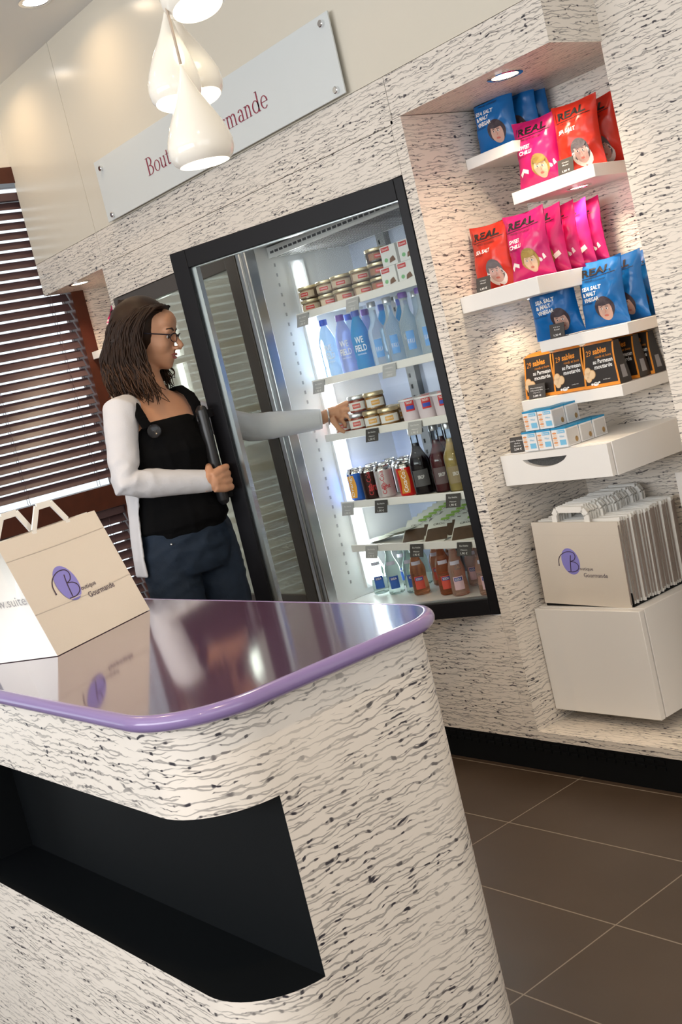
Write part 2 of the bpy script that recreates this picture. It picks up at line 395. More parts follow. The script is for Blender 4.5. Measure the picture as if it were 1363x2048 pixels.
g.box(1.61, 1.69, -2.2, 1.2, .95, 1.0); g.box(1.61, 1.69, -2.2, 1.2, 2.5, 2.56); structure('added_side_window', g, WOOD)  # unseen window, added to give the side fill light an opening
area('side_fill_light', (1.78, -.5, 1.75), 3.3, 6, (.95, .97, 1.0), (PI/2+.3, 0, PI/2), sizey=1.45)  # added fill light, brightens the counter's right side and the ceiling
# ceiling downlights and their light
def downlight(x, y, z, label, power, r=.036, mt=LAMP, col=WARM, group=None, spread=2.2, kind='recessed_downlight'):
    root = empty(kind, (x, y, z), label, 'downlight', group)
    g = G(); g.lathe([(r*1.35, 0), (r*1.35, -.003), (r*1.05, -.004), (r, -.001), (r, 0)], n=28); obj('trim_ring', g, CHROME, root)
    g = G(); g.lathe([(r*.98, -.0008), (r*.98, -.0022)], n=24); obj('lamp_face', g, mt, root)
    if power: area('downlight_light', (x, y, z-.006), r*1.6, power, col, spread=spread)
    return root
downlight(-2.093, 2.44, 1.951, 'warm downlight set into the underside of the header above the snack shelves', 1.9)
downlight(-4.62, 2.40, 1.93, 'small warm downlight under the patterned header left of the fridges', 1.6)
for i, (x, y, l) in enumerate(((-3.865, 2.12, 'ceiling downlight at the top left of the photo, close to the lacquered wall'), (-3.05, 1.6, 'added ceiling downlight over the fridge with the open door'), (-2.15, 1.6, 'added ceiling downlight in front of the snack niche'), (-4.62, 2.12, 'ceiling downlight in the far left corner of the room by the window'),
        (-3.865, .9, 'added ceiling downlight over the aisle behind the counter'), (-2.6, .5, 'added ceiling downlight over the far end of the counter'), (-.55, .5, 'added ceiling downlight over the tiled floor beside the counter'), (.4, -1.0, 'added ceiling downlight nearest to the camera'))):
    downlight(x, y, CZ, l, (1.0, 1.4, .8, 1.0, 4.5, 4.5, 9, 6)[i], .045, LAMPW, (1, .70, .40), 'ceiling downlights', spread=1.5 if i in (1, 2) else 2.6)  # apart from the two close to the wall, these unseen lights are added

# ================================================================= COUNTER
CX, CY0, CY1, CT, CLX = -1.375, .69, 1.185, .90, -3.35
def outline(x1, y0, y1, x0, rf, rb, n=12):
    """front edge -> rounded front corner -> right side -> rounded back corner -> back; returns points and arc lengths"""
    P = [(x0, y0)]
    for i in range(n+1): a = -PI/2+PI/2*i/n; P.append((x1-rf+rf*math.cos(a), y0+rf+rf*math.sin(a)))
    for i in range(n+1): a = PI/2*i/n; P.append((x1-rb+rb*math.cos(a), y1-rb+rb*math.sin(a)))
    P.append((x0, y1)); return P
ctr = empty('service_counter', (-2.3, .93, 0), 'long counter clad in ink streaked cream laminate with a glossy purple top', 'counter')
OUT = outline(CX, CY0, CY1, CLX, .125, .085)
RZ0, RZ1, RYB, RXL = .459, .739, .816, -2.44
def arclen(P):
    s = [0]
    for a, b in zip(P[:-1], P[1:]): s.append(s[-1]+math.hypot(b[0]-a[0], b[1]-a[1]))
    return s
# densify so that the cut-out edge falls on vertices
P = [(CLX, CY0), (RXL, CY0)] + OUT[1:14] + [(CX, RYB)] + OUT[14:]
S = arclen(P); i0 = 1; i1 = P.index((CX, RYB))
g = G(); uvs = []
for i in range(len(P)-1):
    for z0, z1 in (((.0, RZ0), (RZ0, RZ1), (RZ1, CT-.024))):
        if i0 <= i < i1 and z0 == RZ0: continue
        g.add([(*P[i], z0), (*P[i+1], z0), (*P[i+1], z1), (*P[i], z1)], [(0, 1, 2, 3)])
        uvs += [(S[i], z0), (S[i+1], z0), (S[i+1], z1), (S[i], z1)]
body = obj('body', g, CLAD, ctr, world=True, fix=False, ang=60)
uv = body.data.uv_layers.new(name='UVMap')
for k, q in enumerate(uvs): uv.data[k].uv = q
bmm = bmesh.new(); bmm.from_mesh(body.data); bmesh.ops.remove_doubles(bmm, verts=bmm.verts, dist=1e-5); bmm.to_mesh(body.data); bmm.free()
body.data.polygons.foreach_set('use_smooth', [True]*len(body.data.polygons)); body.data.set_sharp_from_angle(angle=math.radians(50))
g = G()   # black recess: back, ceiling, floor, left end
g.add([(RXL, RYB, RZ0), (CX-.0005, RYB, RZ0), (CX-.0005, RYB, RZ1), (RXL, RYB, RZ1)], [(0, 1, 2, 3)])
rp = [q for q in P[i0:i1+1]]; inner = [(min(x, CX-.0005), max(y, CY0+.0005)) for x, y in rp]+[(RXL, RYB)]
g.add([(x, y, RZ0+.0005) for x, y in inner], [tuple(range(len(inner)))]); g.add([(x, y, RZ1-.0005) for x, y in inner], [tuple(range(len(inner)))])
g.add([(RXL, CY0, RZ0), (RXL, RYB, RZ0), (RXL, RYB, RZ1), (RXL, CY0, RZ1)], [(0, 1, 2, 3)])
obj('recessed_shelf', g, BLACK, ctr, world=True, smooth=False)
OT = outline(CX+.012, CY0-.012, CY1+.012, CLX, .135, .095, 16)
g = G(); g.prism(OT, CT-.024, CT); top = obj('top', g, [PURPLE], ctr, world=True, bevel=0)
g = G()   # rounded lilac nosing around the top
off = [(x, y, CT-.012) for x, y in OT]; g.tube(off, .0125, 14); obj('nosing', g, PURPLE_E, ctr, world=True)

# ================================================================= SIGN
def onwall(y):
    return lambda u, v: (u, y, v)
sign = empty('wall_sign', (-3.36, WY-.022, 2.074), 'long frosted grey sign plate with rose serif lettering, above the fridges', 'sign')
g = G(); g.box(-4.108, -2.588, WY-.024, WY-.018, 2.074, 2.308); obj('plate', g, SIGNP, sign, world=True, bevel=.001)
for x, z in ((-4.054, 2.272), (-4.054, 2.092), (-2.618, 2.282), (-2.618, 2.092)):
    g = G(); M = Matrix.Translation((x, WY-.018, z)) @ Matrix.Rotation(PI/2, 4, 'X'); g.lathe([(.004, -.018), (.004, .004), (.0105, .0065), (.0105, .016), (.008, .018)], n=18); g.v = [M @ v for v in g.v]; obj('standoff', g, CHROME, sign, world=True)
def serif(g, word, fn, x, y, h, cs=.85):
    """hand drawn old-style letters, x height .46/cap .68 of em; returns end x"""
    T, t = .10, .040
    def rect(a, b, c, d): g.add([fn(x+a*h*cs, y+b*h), fn(x+c*h*cs, y+b*h), fn(x+c*h*cs, y+d*h), fn(x+a*h*cs, y+d*h)], [(0, 1, 2, 3)])
    def bowl(cx_, cy_, rx, ry, a0, a1, tv=T, th=t, n=18):
        o_, i_ = [], []
        for k in range(n+1):
            a = math.radians(a0+(a1-a0)*k/n); c, s = math.cos(a), math.sin(a)
            o_.append(fn(x+(cx_+rx*c)*h*cs, y+(cy_+ry*s)*h)); i_.append(fn(x+(cx_+(rx-tv)*c)*h*cs, y+(cy_+(ry-th)*s)*h))
        g.add(o_+i_, [(k, k+1, n+2+k, n+1+k) for k in range(n)])
    def sf(cx_, yy, w=.12): rect(cx_-w, yy, cx_+w, yy+.022)
    xh = .62
    for ch in word:
        if ch == 'B': rect(.09, 0, .19, 1); rect(0, 0, .3, .03); rect(0, .97, .3, 1); bowl(.28, .755, .27, .245, -90, 90); bowl(.3, .265, .31, .265, -90, 90); rect(.19, .5, .3, .53); w = .68
        elif ch == 'G': bowl(.42, .5, .40, .52, 48, 330, .1); rect(.66, .05, .76, .42); rect(.55, .40, .86, .43); rect(.68, .74, .71, .95); w = .92
        elif ch == 'o': bowl(.27, xh/2, .26, xh/2+.01, 0, 360, .08); w = .58
        elif ch == 'u': rect(.06, .14, .14, xh); rect(-.02, xh-.025, .14, xh); bowl(.25, .17, .19, .18, 180, 350); rect(.38, 0, .46, xh); rect(.3, xh-.025, .46, xh); rect(.46, 0, .53, .025); w = .58
        elif ch == 't': rect(.1, .1, .18, .82); rect(0, xh-.03, .32, xh); bowl(.23, .13, .13, .14, 180, 330); w = .36
        elif ch == 'i': rect(.1, 0, .18, xh); sf(.14, 0); rect(.03, xh-.025, .18, xh); bowl(.14, .84, .055, .06, 0, 360, .055, .06); w = .32
        elif ch == 'q': bowl(.26, xh/2, .25, xh/2+.01, 0, 360, .08); rect(.42, -.28, .5, xh); sf(.46, -.3); w = .58
        elif ch == 'e': bowl(.26, xh/2, .25, xh/2+.01, 0, 320, .08); rect(.06, xh/2, .47, xh/2+.035); w = .54
        elif ch == 'r': rect(.1, 0, .18, xh); sf(.14, 0); rect(.02, xh-.025, .18, xh); bowl(.3, xh-.17, .14, .17, 35, 150); w = .42
        elif ch in 'mn':
            rect(.1, 0, .18, xh); sf(.14, 0); rect(.02, xh-.025, .18, xh); k2 = 2 if ch == 'm' else 1
            for k in range(k2): bowl(.29+.3*k, xh-.17, .17, .18, 0, 150); rect(.38+.3*k, 0, .46+.3*k, xh-.16); sf(.42+.3*k, 0)
            w = .3+.3*k2
        elif ch == 'a': rect(.34, .05, .42, .45); bowl(.24, .44, .18, .19, 0, 160); bowl(.22, .17, .19, .18, 60, 320); rect(.34, 0, .52, .03); w = .52
        elif ch == 'd': bowl(.26, xh/2, .25, xh/2+.01, 0, 360, .08); rect(.42, 0, .5, 1); rect(.34, .97, .5, 1); rect(.5, 0, .57, .025); w = .62
        else: w = .3
        x += w*h*cs+.012*h
    return x
g = G(); sx0 = -3.735; fnw = onwall(WY-.0248)
gt = G(); wtot = serif(gt, 'Boutique Gourmande', fnw, 0, 0, .062); k_ = .79/wtot
g = G(); serif(g, 'Boutique Gourmande', lambda u, v: (sx0+u, WY-.0252, v), 0, 2.152, .0625, .85*k_)
obj('lettering', g, ROSE, sign, world=True, smooth=False, fix=False)

# ================================================================= PENDANTS
def pendant(apex, axis, label, L_=.185, rmax=.061, on=True):
    """teardrop porcelain shade: apex point, axis direction downwards"""
    root = empty('pendant_lamp', apex, label, 'pendant lamp', 'teardrop pendants over the counter')
    ax = Vector(axis).normalized(); M = ax.to_track_quat('Z', 'Y').to_matrix()
    prof = [(.003, 0), (.006, .012), (.012, .03), (.022, .055), (.035, .082), (.048, .108), (.057, .132), (.061, .150), (.0600, .166), (.0545, .178), (.0465, .185)]
    k = L_/.185; q = rmax/.061
    g = G(); outer = [(r*q, z*k) for r, z in prof]; inn = [((r-.003)*q, z*k) for r, z in prof[::-1][:-2]]
    g.lathe(outer, n=36, mi=0, cap=False); g.lathe([outer[-1], inn[0]], n=36, mi=1, cap=False); g.lathe(inn, n=36, mi=1, cap=False)
    g.v = [M @ v for v in g.v]; obj('lamp_shade', g, [SHADE, SHADE_IN], root, fix=False)
    g = G(); g.ell((0, 0, .118*k), (.022, .022, .028)); g.v = [M @ v for v in g.v]; obj('bulb', g, mat('bulb_glow', (1, 1, 1), .4, emit=(1, .9, .75), es=4), root)
    g = G(); ap = Vector(apex); topz = CZ-ap.z
    g.tube([(0, 0, .004), (-ax.x*.02, -ax.y*.02, .05), (PX-ap.x, PY-ap.y, min(.22, topz-.02)), (PX-ap.x, PY-ap.y, topz)], .0028, 6); obj('cord', g, mat('cord_taupe', (.42, .34, .27), .6), root)
    return root
ap = pt(362, 132, 2.1); PX, PY = ap.x-.002, ap.y-.002
a1 = pt(362, 132, 2.1); b1 = pt(411, 318, 2.1)
pendant(a1, (0, 0, -1), 'lowest white teardrop pendant, hanging nearest in front of the sign', L_=(a1.z-b1.z)*1.02)
a2 = pt(331, 10, 2.17); b2 = pt(353, 204, 2.15); pendant(a2, b2-a2, 'white teardrop pendant hanging left of and above the lowest one', L_=(b2-a2).length*1.02, rmax=.050)
a3 = pt(337, 14, 2.24); b3 = pt(402, 190, 2.22); pendant(a3, b3-a3, 'white teardrop pendant leaning right behind the cord', L_=(b3-a3).length*1.03, rmax=.050)
a4 = pt(330, -165, 2.12); b4 = pt(392, 6, 2.10); pendant(a4, b4-a4, 'topmost white teardrop pendant, cut off by the top of the photo', L_=(b4-a4).length*1.05, rmax=.062)
rose = empty('ceiling_rose', (PX, PY, CZ), 'white ceiling rose from which the teardrop pendants hang', 'ceiling rose'); g = G(); g.lathe([(.06, 0), (.058, -.02), (.01, -.028)], n=28); obj('cover', g, WHITE, rose)
area('pendant_light', (a1.x, a1.y, a1.z-.20), .07, 2.5, (1, .86, .66))

# ================================================================= REFRIGERATED CABINETS
FX0, FX1, FZ0, FZ1 = -4.277, -2.459, .49, 1.798
SX0, SX1 = -3.31, -2.475          # right hand compartment
SHY = 2.50                         # shelf front
fr = empty('refrigerated_display', (-3.37, WY+.2, FZ0), 'built-in two-door drinks fridge with black framed glass doors, right door held open', 'fridge')
g = G()
g.box(SX0-.05, SX0, WY+.045, 2.84, FZ0, FZ1); g.box(SX1, FX1+.002, WY+.045, 2.84, FZ0, FZ1)
g.box(SX0-.05, FX1, WY+.045, 2.84, FZ1-.02, FZ1+.02); g.box(SX0-.05, FX1, WY+.002, 2.84, FZ0-.03, FZ0)
g.box(FX0-.01, FX0+.02, WY+.045, 2.84, FZ0, FZ1); g.box(FX0, SX0-.04, WY+.045, 2.84, FZ1-.02, FZ1+.02); g.box(FX0, SX0-.04, WY+.045, 2.84, FZ0-.03, FZ0)
obj('liner', g, FRIDGEW, fr, world=True, bevel=.002)
g = G(); g.box(FX0, FX1, 2.82, 2.84, FZ0-.02, FZ1); obj('back_panel', g, FRIDGEB, fr, world=True)
for x in (-3.105, -3.86):
    g = G(); g.box(x-.022, x+.022, 2.795, 2.82, FZ0, FZ1-.03)
    for k in range(30): g.box(x-.012, x-.004, 2.7935, 2.796, .54+.04*k, .555+.04*k, 1)
    obj('shelf_upright', g, [mat('upright_grey', (.16, .17, .18), .4), BLACK], fr, world=True)
# metal mullion between the two doors
g = G(); g.box(SX0-.055, SX0-.030, WY+.004, WY+.05, FZ0, FZ1); g.box(SX0-.030, SX0-.012, WY+.012, WY+.06, FZ0, FZ1); g.box(SX0-.012, SX0+.002, WY+.006, WY+.05, FZ0, FZ1)
obj('mullion', g, STEEL, fr, world=True, bevel=.004)
g = G()
for k in range(34): g.box(SX0-.001, SX0+.0012, 2.468, 2.474, .55+.035*k, .562+.035*k)
tag(obj('shelf_pin_holes', g, mat('hole_grey', (.42, .43, .46), .5), fr, world=True), kind='stuff')
for x0 in (SX0, FX0+.02):
    g = G(); g.box(x0, x0+.012, 2.530, 2.590, .515, 1.715, 0); g.tube([(x0+.016, 2.56, .53), (x0+.016, 2.56, 1.70)], .013, 12, 1)
    obj('led_strip', g, [FRIDGEW, LED], fr, world=True)
    area('fridge_led_light', (x0+.032, 2.56, 1.115), 1.15, 2.5 if x0 == SX0 else 2.2, (.93, .97, 1.0), (0, -PI/2, 0), sizey=.05, spread=PI)
# perforated air duct
gr = empty('air_duct', (0, 0, 0), None, None); bpy.data.objects.remove(gr)
g = G(); g.box(SX0+.003, SX1-.003, 2.455, 2.81, 1.737, 1.742); g.box(SX0+.003, SX1-.003, 2.450, 2.455, 1.735, 1.772)
duct = obj('air_duct', g, FRIDGEW, fr, world=True)
g = G()
for k in range(29): g.box(SX0+.02+.0275*k, SX0+.039+.0275*k, 2.4485, 2.4505, 1.749, 1.757)
for r in range(15):
    for k in range(50): g.box(SX0+.02+.016*k+(r % 2)*.008, SX0+.0285+.016*k+(r % 2)*.008, 2.475+.021*r, 2.4855+.021*r, 1.7362, 1.7372)
tag(obj('perforations', g, mat('perforation_grey', (.08, .085, .10), .6), fr, world=True), kind='stuff')
SH = [1.522, 1.284, 1.087, .840, .680]
TAGW = mat('price_tag_grey', (.40, .40, .40), .4)
SHELVES = []
def hang_tag(par, x, z, dark=False):
    g = G(); f = lambda u, v: Vector((x-.033+.066*u, SHY-.0085-.001-.012*(1-v), z-.040+.042*v))
    g.grid(lambda u, v: f(u, v), 1, 1, 0); g.grid(lambda u, v: f(u, v)+Vector((0, .0015, 0)), 1, 1, 0)
    for q, (w, hh) in enumerate(((.6, .12), (.45, .1), (.5, .2))):
        put_text(g, ('Eau fraiche', 'Maison', '1,90 \u20ac')[q], lambda u, v: f(u, v)+Vector((0, -.0006, 0)), .5-w/2, .68-.3*q, w, hh, 1)
    obj('price_tag', g, [CARD_D if dark else TAGW, TXT_W], par, world=True, smooth=False, fix=False)
for i, z in enumerate(SH):
    g = G(); g.box(SX0+.02, SX1-.015, SHY, 2.80, z-.010, z); g.box(SX0+.02, SX1-.015, SHY-.006, SHY, z-.020, z+.006)
    sh = obj('shelf', g, WHITE, fr, world=True, bevel=.0015); SHELVES.append(sh)
for i, x, d in ((0, -3.245, 0), (0, -2.965, 0), (1, -3.245, 0), (1, -2.86, 0), (2, -3.02, 1), (2, -2.80, 0), (3, -3.245, 0), (3, -3.06, 1), (3, -2.70, 1), (4, -3.17, 0), (4, -2.93, 1), (4, -2.70, 1)):
    hang_tag(SHELVES[i], x, SH[i]-.001, d)
for z in (1.50, 1.25, 1.02, .82, .66):
    g = G(); g.box(FX0+.03, SX0-.07, 2.47, 2.80, z-.012, z); g.box(FX0+.03, SX0-.07, 2.465, 2.47, z-.02, z+.008); obj('shelf', g, WHITE, fr, world=True)
# doors ------------------------------------------------------------
def door(hinge, ang, sgn, width, frame, glass, open_handle, name='door'):
    """built flat along local x from the hinge, outer face at y = 0"""
    z0, z1 = FZ0+.002, FZ1-.002; th = .042; q = .064; r = .030
    d = bpy.data.objects.new(name, None); C.objects.link(d); d.parent = fr; d.location = Vector(hinge)-fr.location; d.rotation_euler = (0, 0, ang)
    def X(a, b): return (min(a*sgn, b*sgn), max(a*sgn, b*sgn))
    g = G(); zz0, zz1 = z0-hinge[2], z1-hinge[2]
    h = width-q
    if frame is GREYFRAME: r = q
    g.box(*X(0, r), 0, th, zz0, zz1); g.box(*X(h, width), 0, th, zz0, zz1); g.box(*X(r, h), 0, th, zz1-.06, zz1); g.box(*X(r, h), 0, th, zz0, zz0+.05)
    obj('frame', g, frame, d, bevel=.002)
    g = G(); g.box(*X(r, h), .012, .0125, zz0+.05, zz1-.06); obj('glass', g, glass, d)
    g = G(); s = .010
    for yy in (.013,):
        g.box(*X(h-.020, h), yy, yy+.022, zz0+.05, zz1-.06); g.box(*X(r, r+.003), yy, yy+.02, zz0+.05, zz1-.06); g.box(*X(r, h), yy, yy+.02, zz1-.063, zz1-.06); g.box(*X(r, h), yy, yy+.02, zz0+.05, zz0+.053)
    obj('glazing_spacer', g, STEEL, d)
    # handle
    hg = G(); x = width-.008 if open_handle else width-.03; zt, zb = 1.292, .968
    hg.tube([(x*sgn, -.040, zt-hinge[2]), (x*sgn, -.046, zt-.010-hinge[2]), (x*sgn, -.046, (zt+zb)/2-hinge[2]), (x*sgn, -.046, zb+.010-hinge[2]), (x*sgn, -.040, zb-hinge[2])], [.016, .0215, .0215, .0215, .016], 12, flat=.8)
    hg.box(*X(x-.010, x+.010), -.046, 0, zt-.040-hinge[2], zt-.012-hinge[2]); hg.box(*X(x-.010, x+.010), -.046, 0, zb+.012-hinge[2], zb+.04-hinge[2])
    obj('handle', hg, mat('handle_black', (.014, .014, .015), .3), d, bevel=.002)
    return d
DA = math.atan2(.3356, .9425)      # door leaf opened about twenty degrees into the room
door((-2.4605, WY, FZ0), DA, -1, .885, DKFRAME, DGLASS, True)
door((SX0-.058, WY+.002, FZ0), 0, -1, SX0-.058-FX0-.002, GREYFRAME, DGLASS2, False)
HB = Vector((-2.4605, WY, 0)) + Matrix.Rotation(DA, 3, 'Z') @ Vector((-.877, -.046, 0)); HB.z = 1.05      # point in the middle of the open door's handle

# ================================================================= GOODS IN THE FRIDGE
def put(proto, loc, label, rz=0, group=None, first=False):
    o = proto if first else copy_tree(proto)
    o.location = loc; o.rotation_euler = (0, 0, rz); o['label'] = label
    if group: o['group'] = group
    return o
TURNED = ('jar', 'water_bottle', 'glass_water_bottle', 'drinks_can', 'cordial_bottle', 'soda_bottle', 'yoghurt_pot')     # labels turned towards the shop
class Kind:
    """first placement uses the prototype, further ones copy it"""
    def __init__(s, make): s.make = make; s.p = None
    def __call__(s, loc, label, rz=0, group=None):
        if s.p is not None and s.p.name.split('.')[0] in TURNED: rz += .62
        if s.p is None:
            s.p = s.make(); rz += .62 if s.p.name.split('.')[0] in TURNED else 0; return put(s.p, loc, label, rz, group, True)
        return put(s.p, loc, label, rz, group)
def curved(r, w):
    """surface function on the camera side of a cylinder: u in 0..1 over width w, v = height"""
    return lambda u, v: Vector((r*math.sin((u-.5)*w/r), -r*math.cos((u-.5)*w/r), v))
def label_patch(g, r, w, z0, z1, mi, n=8, off=.0006):
    f = curved(r+off, w); g.grid(lambda u, v: f(u, z0+(z1-z0)*v), n, 1, mi)
LIQW = mat('water_blue_glass', (.62, .80, .93), .04, trans=.92, ior=1.12)
# --- jars of the top shelf
TERR = mat('terrine_filling', (.42, .235, .12), .45, vary=.35, vscale=60); TERRD = mat('dark_filling', (.10, .035, .02), .35, vary=.4, vscale=50)
LBLC = mat('label_cream', (.66, .52, .36), .6); RED = mat('print_red', (.62, .03, .03), .5); GOLD = mat('lid_gold', (.72, .60, .38), .3, .7)
def jar(fill, lab, lid, r=.040, h=.046, spot=RED, cat='jar'):
    def mk():
        t = empty('jar', (0, 0, 0), 'x', cat)
        g = G(); g.lathe([(r*.8, .001), (r*.93, .004), (r*.95, h*.55), (r*.9, h*.72), (r*.92, h*.74)], n=22); obj('filling', g, fill, t)
        g = G(); g.lathe([(r*.88, 0), (r, .004), (r, h*.6), (r*.93, h*.72), (r*.93, h*.80)], n=22, cap=False); obj('glass', g, CLEAR, t)
        g = G(); g.lathe([(r*.98, h*.76), (r*1.0, h*.80), (r*1.0, h*.95), (r*.95, h*.99), (r*.9, h*.985)], n=22); obj('lid', g, lid, t)
        g = G(); label_patch(g, r, r*1.9, h*.16, h*.62, 0); label_patch(g, r+.0006, r*.8, h*.26, h*.52, 1, 5); f = curved(r+.0016, r*1.9)
        put_text(g, 'TERRINE', f, .32, h*.34, .36, h*.10, 2); obj('label', g, [lab, spot, TXT_W], t, smooth=False, fix=False)
        return t
    return mk
J = Kind(jar(TERR, LBLC, GOLD)); JD = Kind(jar(TERRD, mat('label_brown', (.35, .17, .09), .6), GOLD))
y0 = SHY+.052; z = SH[0]
for i, x in enumerate((-3.255, -3.165, -3.070)):
    for k in range(2):
        J((x, y0+.01*(i % 2), z+.0465*k), 'brown terrine jar with red label, %s in the %s stack from the light tube' % (('lower', 'upper')[k], ('first', 'second', 'third')[i]), .2*i-.3*k, 'terrine jars on the top fridge shelf')
for k in range(2): J((-2.975+.0, y0+.01, z+.0465*k), 'tan terrine jar in the fourth stack, %s one' % ('lower', 'upper')[k], .3, 'terrine jars on the top fridge shelf')
for k in range(3): JD((-2.885, y0+.015, z+.0465*k), 'dark jar in the tallest stack beside the white boxes, %s one' % ('bottom', 'middle', 'top')[k], .2*k, 'dark jars on the top fridge shelf')
for i, x in enumerate((-3.20, -3.10, -3.0)): J((x, y0+.11, z), 'terrine jar in the rear row of the top fridge shelf, %s from the light tube' % ('first', 'second', 'third')[i], 0, 'terrine jars on the top fridge shelf')
# --- small white cartons on the top shelf
def carton_mk():
    t = empty('dessert_carton', (0, 0, 0), 'x', 'carton')
    g = G(); g.box(-.036, .036, -.035, .035, 0, .064); obj('carton', g, mat('carton_white', (.80, .80, .78), .5), t, bevel=.001)
    g = G(); f = lambda u, v: Vector((-.036+.072*u, -.0358, .064*v))
    g.add([f(.08, .72), f(.62, .72), f(.62, .94), f(.08, .94)], [(0, 1, 2, 3)], 0); put_text(g, 'Dessert', lambda u, v: f(u, v)+Vector((0, -.0004, 0)), .14, .78, .42, .11, 1)
    g.add([f(.5, .12), f(.92, .2), f(.8, .45), f(.55, .34)], [(0, 1, 2, 3)], 2); disc(g, f, .3, .3, .12, .10, 3)
    obj('print', g, [RED, TXT_W, mat('cake_brown', (.16, .07, .03), .6), mat('leaf_green', (.2, .5, .22), .6)], t, smooth=False, fix=False); return t
CT_ = Kind(carton_mk)
for (x, k, l) in ((-2.795, 0, 'lower left'), (-2.715, 0, 'lower middle'), (-2.635, 0, 'lower right'), (-2.775, 1, 'upper left'), (-2.69, 1, 'upper right')):
    CT_((x, y0+.0, SH[0]+.0645*k), 'white dessert carton with red patch, %s in the stack right of the jars' % l, .0, 'white cartons on the top fridge shelf')
# --- water bottles
CAPB = mat('cap_blue', (.03, .09, .50), .3); CAPV = mat('cap_violet', (.14, .05, .36), .3); CAPS = mat('cap_silver', (.7, .72, .75), .3, .8)
def waterbottle(col, cap, lab, big):
    def mk():
        t = empty('water_bottle', (0, 0, 0), 'x', 'bottle')
        body = mat('pet_'+col[0], col[1], .06, trans=.55, ior=1.1)
        g = G(); g.lathe([(.026, 0), (.031, .004), (.0315, .03), (.0295, .038), (.0315, .046), (.0315, .115), (.029, .135), (.020, .162), (.0125, .178), (.0125, .188)], n=22); obj('body', g, body, t)
        g = G(); g.lathe([(.0145, .182), (.0148, .184), (.0148, .201), (.0138, .203)], n=18); obj('cap', g, cap, t)
        g = G(); f = curved(.0322, .058)
        if big: put_text(g, 'WE', f, .22, .092, .5, .022, 0, bold=.02); put_text(g, 'FIELD', f, .12, .064, .72, .022, 0, bold=.02); put_text(g, 'eau minerale', f, .2, .052, .55, .007, 0)
        g.grid(lambda u, v: curved(.0320, .030)(u, .05+.06*v)+Vector((.0, 0, 0)), 5, 1, 1) if not big else None
        obj('label', g, [TXT_W if big else lab, lab], t, smooth=False, fix=False); return t
    return mk
WB1 = Kind(waterbottle(('pale_blue', (.58, .76, .94)), CAPB, mat('label_blue', (.05, .22, .65), .5), True))
WB2 = Kind(waterbottle(('violet_blue', (.46, .54, .92)), CAPV, mat('label_blue', (.05, .22, .65), .5), True))
WB3 = Kind(waterbottle(('deep_blue', (.04, .42, .82)), CAPB, mat('label_blue', (.05, .22, .65), .5), True))
z = SH[1]; yb = SHY+.045
WB1((-3.215, yb, z), 'pale blue plastic water bottle with blue cap, beside the light tube', .2, 'plastic water bottles'); WB2((-3.120, yb, z), 'violet capped plastic water bottle with white lettering', .15, 'plastic water bottles')
WB3((-3.035, yb, z), 'deep blue plastic water bottle with blue cap and white lettering', .1, 'plastic water bottles')
for i, K in enumerate((WB1, WB2, WB3, WB3)): K((-3.18+.095*i, yb+.085, z), 'plastic water bottle in the second row, %s from the light tube' % ('first', 'second', 'third', 'fourth')[i], 0, 'plastic water bottles')
def glassbottle(cap, tintc, name):
    def mk():
        t = empty('glass_water_bottle', (0, 0, 0), 'x', 'bottle')
        g = G(); g.lathe([(.027, 0), (.031, .003), (.0315, .110), (.0300, .122), (.018, .142), (.0135, .155), (.0125, .192), (.0145, .195), (.0145, .201)], n=22); obj('body', g, mat('glass_'+name, tintc, .05, trans=.75, ior=1.12), t)
        g = G(); g.lathe([(.0155, .196), (.0155, .212), (.014, .214)], n=18); obj('cap', g, cap, t)
        g = G(); f = curved(.0322, .06); g.grid(lambda u, v: f(.28+.44*u, .03+.06*v), 6, 1, 0); put_text(g, 'EAU', f, .32, .05, .36, .014, 1); obj('label', g, [mat('label_sky', (.10, .34, .78), .5), TXT_W], t, smooth=False, fix=False); return t
    return mk
GB1 = Kind(glassbottle(CAPS, (.78, .90, .95), 'water')); GB2 = Kind(glassbottle(CAPV, (.80, .90, .93), 'water_grey'))
for i, (K, x, l) in enumerate(((GB1, -2.945, 'glass water bottle with silver cap, just right of the deep blue plastic bottle'), (GB1, -2.865, 'glass water bottle with silver cap and blue label, in front of the shelf upright'), (GB2, -2.785, 'glass water bottle with violet cap, second from the right end of its shelf'), (GB2, -2.705, 'glass water bottle with violet cap at the right end of its shelf'))):
    K((x, yb, z), l, .1, 'glass water bottles')
for i, x in enumerate((-2.905, -2.825, -2.745, -2.665)): GB1((x, yb+.09, z), 'glass water bottle in the second row, %s from the right' % ('fourth', 'third', 'second', 'first')[i], 0, 'glass water bottles')
# --- yoghurt and compote jars on the third shelf
SQ = Kind(jar(mat('compote_red', (.46, .075, .03), .35), mat('label_white', (.80, .78, .74), .6), CAPS, .036, .060, mat('strawberry', (.65, .1, .08), .5)))
SY_ = Kind(jar(mat('compote_amber', (.55, .25, .05), .35), mat('label_white', (.80, .78, .74), .6), GOLD, .036, .060, mat('peach', (.8, .42, .08), .5)))
z = SH[2]
for i, (K, x, k, l) in enumerate(((SQ, -3.145, 0, 'red compote jar with white label, at the woman\'s fingertips in the lower row'), (SY_, -3.065, 0, 'amber compote jar in the middle of the lower row'), (SY_, -2.985, 0, 'amber compote jar at the right end of the lower row'), (SY_, -3.045, 1, 'amber compote jar stacked on top, right of the hand'))):
    K((x, yb+.002*i, z+.0605*k), l, .1*i, 'compote jars on the middle fridge shelf')
SQ((-3.125, yb, z+.0605), 'red compote jar being touched by the woman\'s forefinger, on top of the stack', 0, 'compote jars on the middle fridge shelf')
SQ((-3.225, yb, z), 'glass compote jar under the woman\'s hand, nearest the light tube', 0, 'compote jars on the middle fridge shelf')
